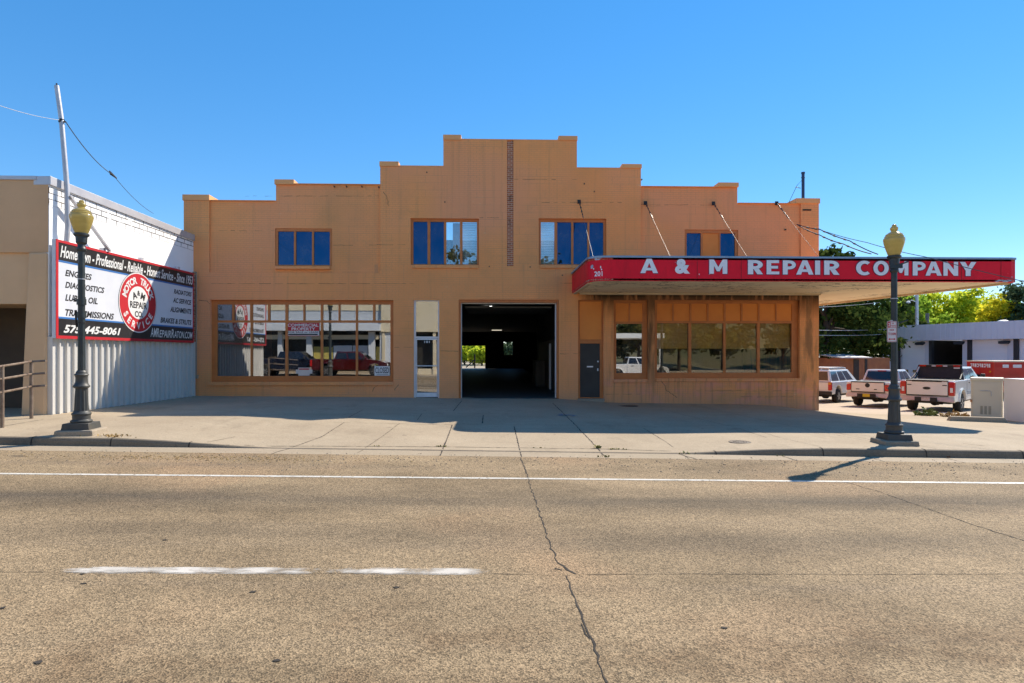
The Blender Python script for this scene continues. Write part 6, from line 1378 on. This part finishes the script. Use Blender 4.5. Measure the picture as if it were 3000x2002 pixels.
MB().tube(sag(C(1860, 706, 40), C(2050, 690, 60), .1, 8), .014, 5).build('overhead_wire', m_wire2, label='faint wire just under the canopy edge by the dark trees', cat='wire')

# ------------------------------------------------------------------ the far side of the street (behind the camera, seen in the windows)
FY = -8.0; ZR = lambda py, D=52: 2 + (812 - py) / 1385 * D
def MX(px, D=52): return (px - 1175) / 1385 * D + .03 * D    # where a thing mirrored in the shop glass stands
m_walk2 = m_conc
q = MB(); q.add([(x, y, .12 - .0165 * xc(x)) for y in (-60, -4.6) for x in (-90, -15, 15, 90)], [(0, 1, 5, 4), (1, 2, 6, 5), (2, 3, 7, 6)]); q.build('far_pavement', m_conc, kind='structure', fix=False)
q = MB(); q.add([(x, -4.6, z - .0165 * xc(x)) for z in (-.05, .12) for x in (-90, -15, 15, 90)], [(0, 1, 5, 4), (1, 2, 6, 5), (2, 3, 7, 6)]); q.build('far_kerb', m_kerb, kind='structure', fix=False)
m_gsid = M("grey_siding", (.50, .53, .56), (.44, .47, .50), .7, 1.2, stretch=(.3, 1, 6), obj=False); m_gpale = M("pale_grey_fascia", (.66, .68, .69), (.60, .62, .64), .6, 1, obj=False); m_ypap = M("yellow_window_paper", (.52, .42, .10), (.44, .35, .08), .8, 2, stretch=(2, 1, .3), obj=False); m_beigeb = M("tan_plaster", (.70, .60, .42), (.64, .54, .36), .85, 1, obj=False)  # siding and plaster paled to bounce more sun onto the shop front
sx0, sx1 = MX(590), MX(876)
gs = thing('grey_storefront', 'grey storefront across the street with yellow papered windows, mirrored in the shop glass', 'building', (sx0, FY, .2))
q = MB(); zA, zB_, zC = ZR(713), ZR(744), ZR(775); q.box(sx0 - 32, sx1, FY - 12, FY, ZR(752), zA); q.build('wall', m_gsid, gs)
q = MB().box(sx0 - 32, sx1, FY - 12, FY + .06, zA + .001, 9.3); q.build('raised_upper_wall', m_beigeb, gs)  # unseen height and length added to bounce sun onto the shop front
q = MB().box(sx0 - 32, sx1, FY, FY + .9, ZR(760), ZR(745)); q.build('awning', m_gpale, gs); q = MB().box(sx0 - 32, sx1 - .3, FY - .2, FY + .05, ZR(779), ZR(769)); q.build('sign_band', m_beigeb, gs)
q = MB().box(sx0 - 32, sx1, FY - 1.2, FY - 1.0, -.2, ZR(752)); q.build('shop_interior', m_dark, gs)
q = MB()
for px, w_ in ((705, 12), (846, 14), (872, 26), (640, 10)): q.box(MX(px), MX(px + w_), FY - .3, FY + .1, -.2, ZR(761))
q.build('pillar', m_gpale, gs)
q = MB()
for a, b in ((718, 738), (740, 762), (848 + 13, 871)): q.box(MX(a), MX(b), FY - .4, FY - .35, ZR(842), ZR(796))
q.build('window_paper', m_ypap, gs); q = MB()
for a, b in ((764, 806), (808, 842)): q.box(MX(a), MX(b), FY - .4, FY - .35, ZR(838), ZR(793))
q.build('window_paper', m_gpale, gs, label='grey window paper')
q = MB().box(sx0 - 32, sx1, FY - .2, FY + .15, -.2, ZR(848)); q.build('base', m_conc, gs)
x1 = 6.0; tb = thing('tan_shop', 'tan plastered building across the street, mirrored in the entrance door', 'building', (sx1, FY, .2))
q = MB().box(sx1 + .01, x1, FY - 12, FY + .3, ZR(762), 9.3); q.build('wall', m_beigeb, tb); q = MB().box(sx1 + .01, x1, FY - 1, FY - .6, -.3, ZR(762)); q.build('window_band', m_dark, tb); q = MB()  # wall raised and lengthened out of view for the same sun bounce
for i in range(8): x_ = sx1 + .05 + i * (x1 - sx1 - .4) / 7; q.box(x_, x_ + .25, FY - .5, FY + .2, -.3, ZR(762))
q.build('pillar', m_beigeb, tb); q = MB().box(sx1 + .05, x1, FY - .5, FY + .1, -.3, .7); q.build('base', m_beigeb, tb)
rp = pickup('dark red crew-cab pickup parked across the street, mirrored in the wide shop window', (MX(720, 47.2), -3.4, -.0165 * xc(MX(720, 47.2))), R(90), m_vred, L=5.9, W=2.0, roof=1.95, rail=1.33, r=.42, cab0=1.75, cab1=4.0, wb=3.7, rear_ax=1.2, style='dark')
dk = M("dark_blue_car_paint", (.012, .016, .03), (.01, .012, .025), .2, 2, coat=.6)
pickup('dark blue pickup parked across the street, mirrored left in the shop window', (MX(590, 48), -3.6, .24), R(90), dk, L=5.6, style='dark')
wp = pickup('white pickup across the street, mirrored in the narrow shop window', (MX(1378, 50), -5.5, -.2), R(90), m_vwhite, L=5.5, cab0=2.0, cab1=3.9)
g = (MX(738, 51), -6.9, .25); bush('flower_bed', g, 1.5, .9, 300, .13, make_leaf("mirrored_shrub_leaves", (.2, .2, .03), (.36, .3, .04), (.4, .16, .03)), 'yellow and rust shrub bed across the street, mirrored in the shop window', 'shrub')
# hill with autumn trees to the right of the far side
q = MB(); nx, ny_ = 14, 8; vs = [(4 + i * 9, -32 - j * 14, -.3 + (j / (ny_ - 1)) ** 1.2 * 19 + 1.2 * math.sin(i * 1.3 + j)) for j in range(ny_) for i in range(nx)]
q.add(vs, [(j * nx + i, j * nx + i + 1, (j + 1) * nx + i + 1, (j + 1) * nx + i) for j in range(ny_ - 1) for i in range(nx - 1)]); q.build('hill', M("grassy_hillside", (.16, .13, .06), (.10, .10, .04), .95, .15, obj=False), kind='structure', fix=False)
GF = 'trees across the street'
m_mir = make_leaf("street_tree_leaves", (.06, .07, .018), (.13, .12, .028), (.22, .16, .035), .35); m_mird = make_leaf("dark_street_tree_leaves", (.03, .045, .015), (.05, .06, .02), (.09, .09, .03), .3)
for x_, y_, H, rx, mat, lab in ((-2.7, -21, 14.2, 3.4, m_mir, 'tall tree across the street, mirrored in the pale blind left of the brick strip'), (5.6, -21, 13.6, 3.2, m_mir, 'tall tree across the street, mirrored in the pale blind right of the brick strip'), (17, -26, 8, 3.4, m_mir, 'yellow autumn tree across the street, mirrored at the left of the corner window'), (23, -30, 8.5, 3.6, m_mir, 'yellow-green tree across the street, mirrored in the corner window'), (30, -34, 8, 4, m_mir, 'green tree across the street, mirrored mid corner window'), (13, -24, 7, 2.8, m_mird, 'dark tree across the street, mirrored in the narrow shop window'), (38, -34, 8, 4, m_mir, 'bright tree across the street, mirrored at the right of the corner window'), (46, -38, 9, 4.4, m_mird, 'dark tree across the street beyond the bright one')):
    tree(lab, (x_, y_, -.2), H, [(0, 0, H * .62, rx, rx, H * .34, 1.3), (rx * .4, 0, H * .45, rx * .8, rx, H * .25, .8)], 2600, .3, mat, .2, H * .3, group=GF)
a_ = 27; q = MB().tube([(a_, -7, -.3), (a_, -7, 7.5)], [.12, .08], 8); q.tube([(a_, -7, 7.4), (a_ - 1.5, -6.4, 7.7)], .05, 6); q.build('light_pole', m_galv, label='grey light pole across the street, mirrored in the corner window', cat='light pole', smooth=40)
cnp = thing('white_carport', 'white flat carport across the street, mirrored in the narrow shop window', 'carport', (10, -22, -.2))
MB().box(3, 17.5, -27, -17, 3.6, 4.1).build('roof', m_white, cnp)
for x_ in (4, 10.5, 17): MB().box(x_, x_ + .2, -17.5, -17.3, -.3, 3.6).build('post', m_white, cnp)
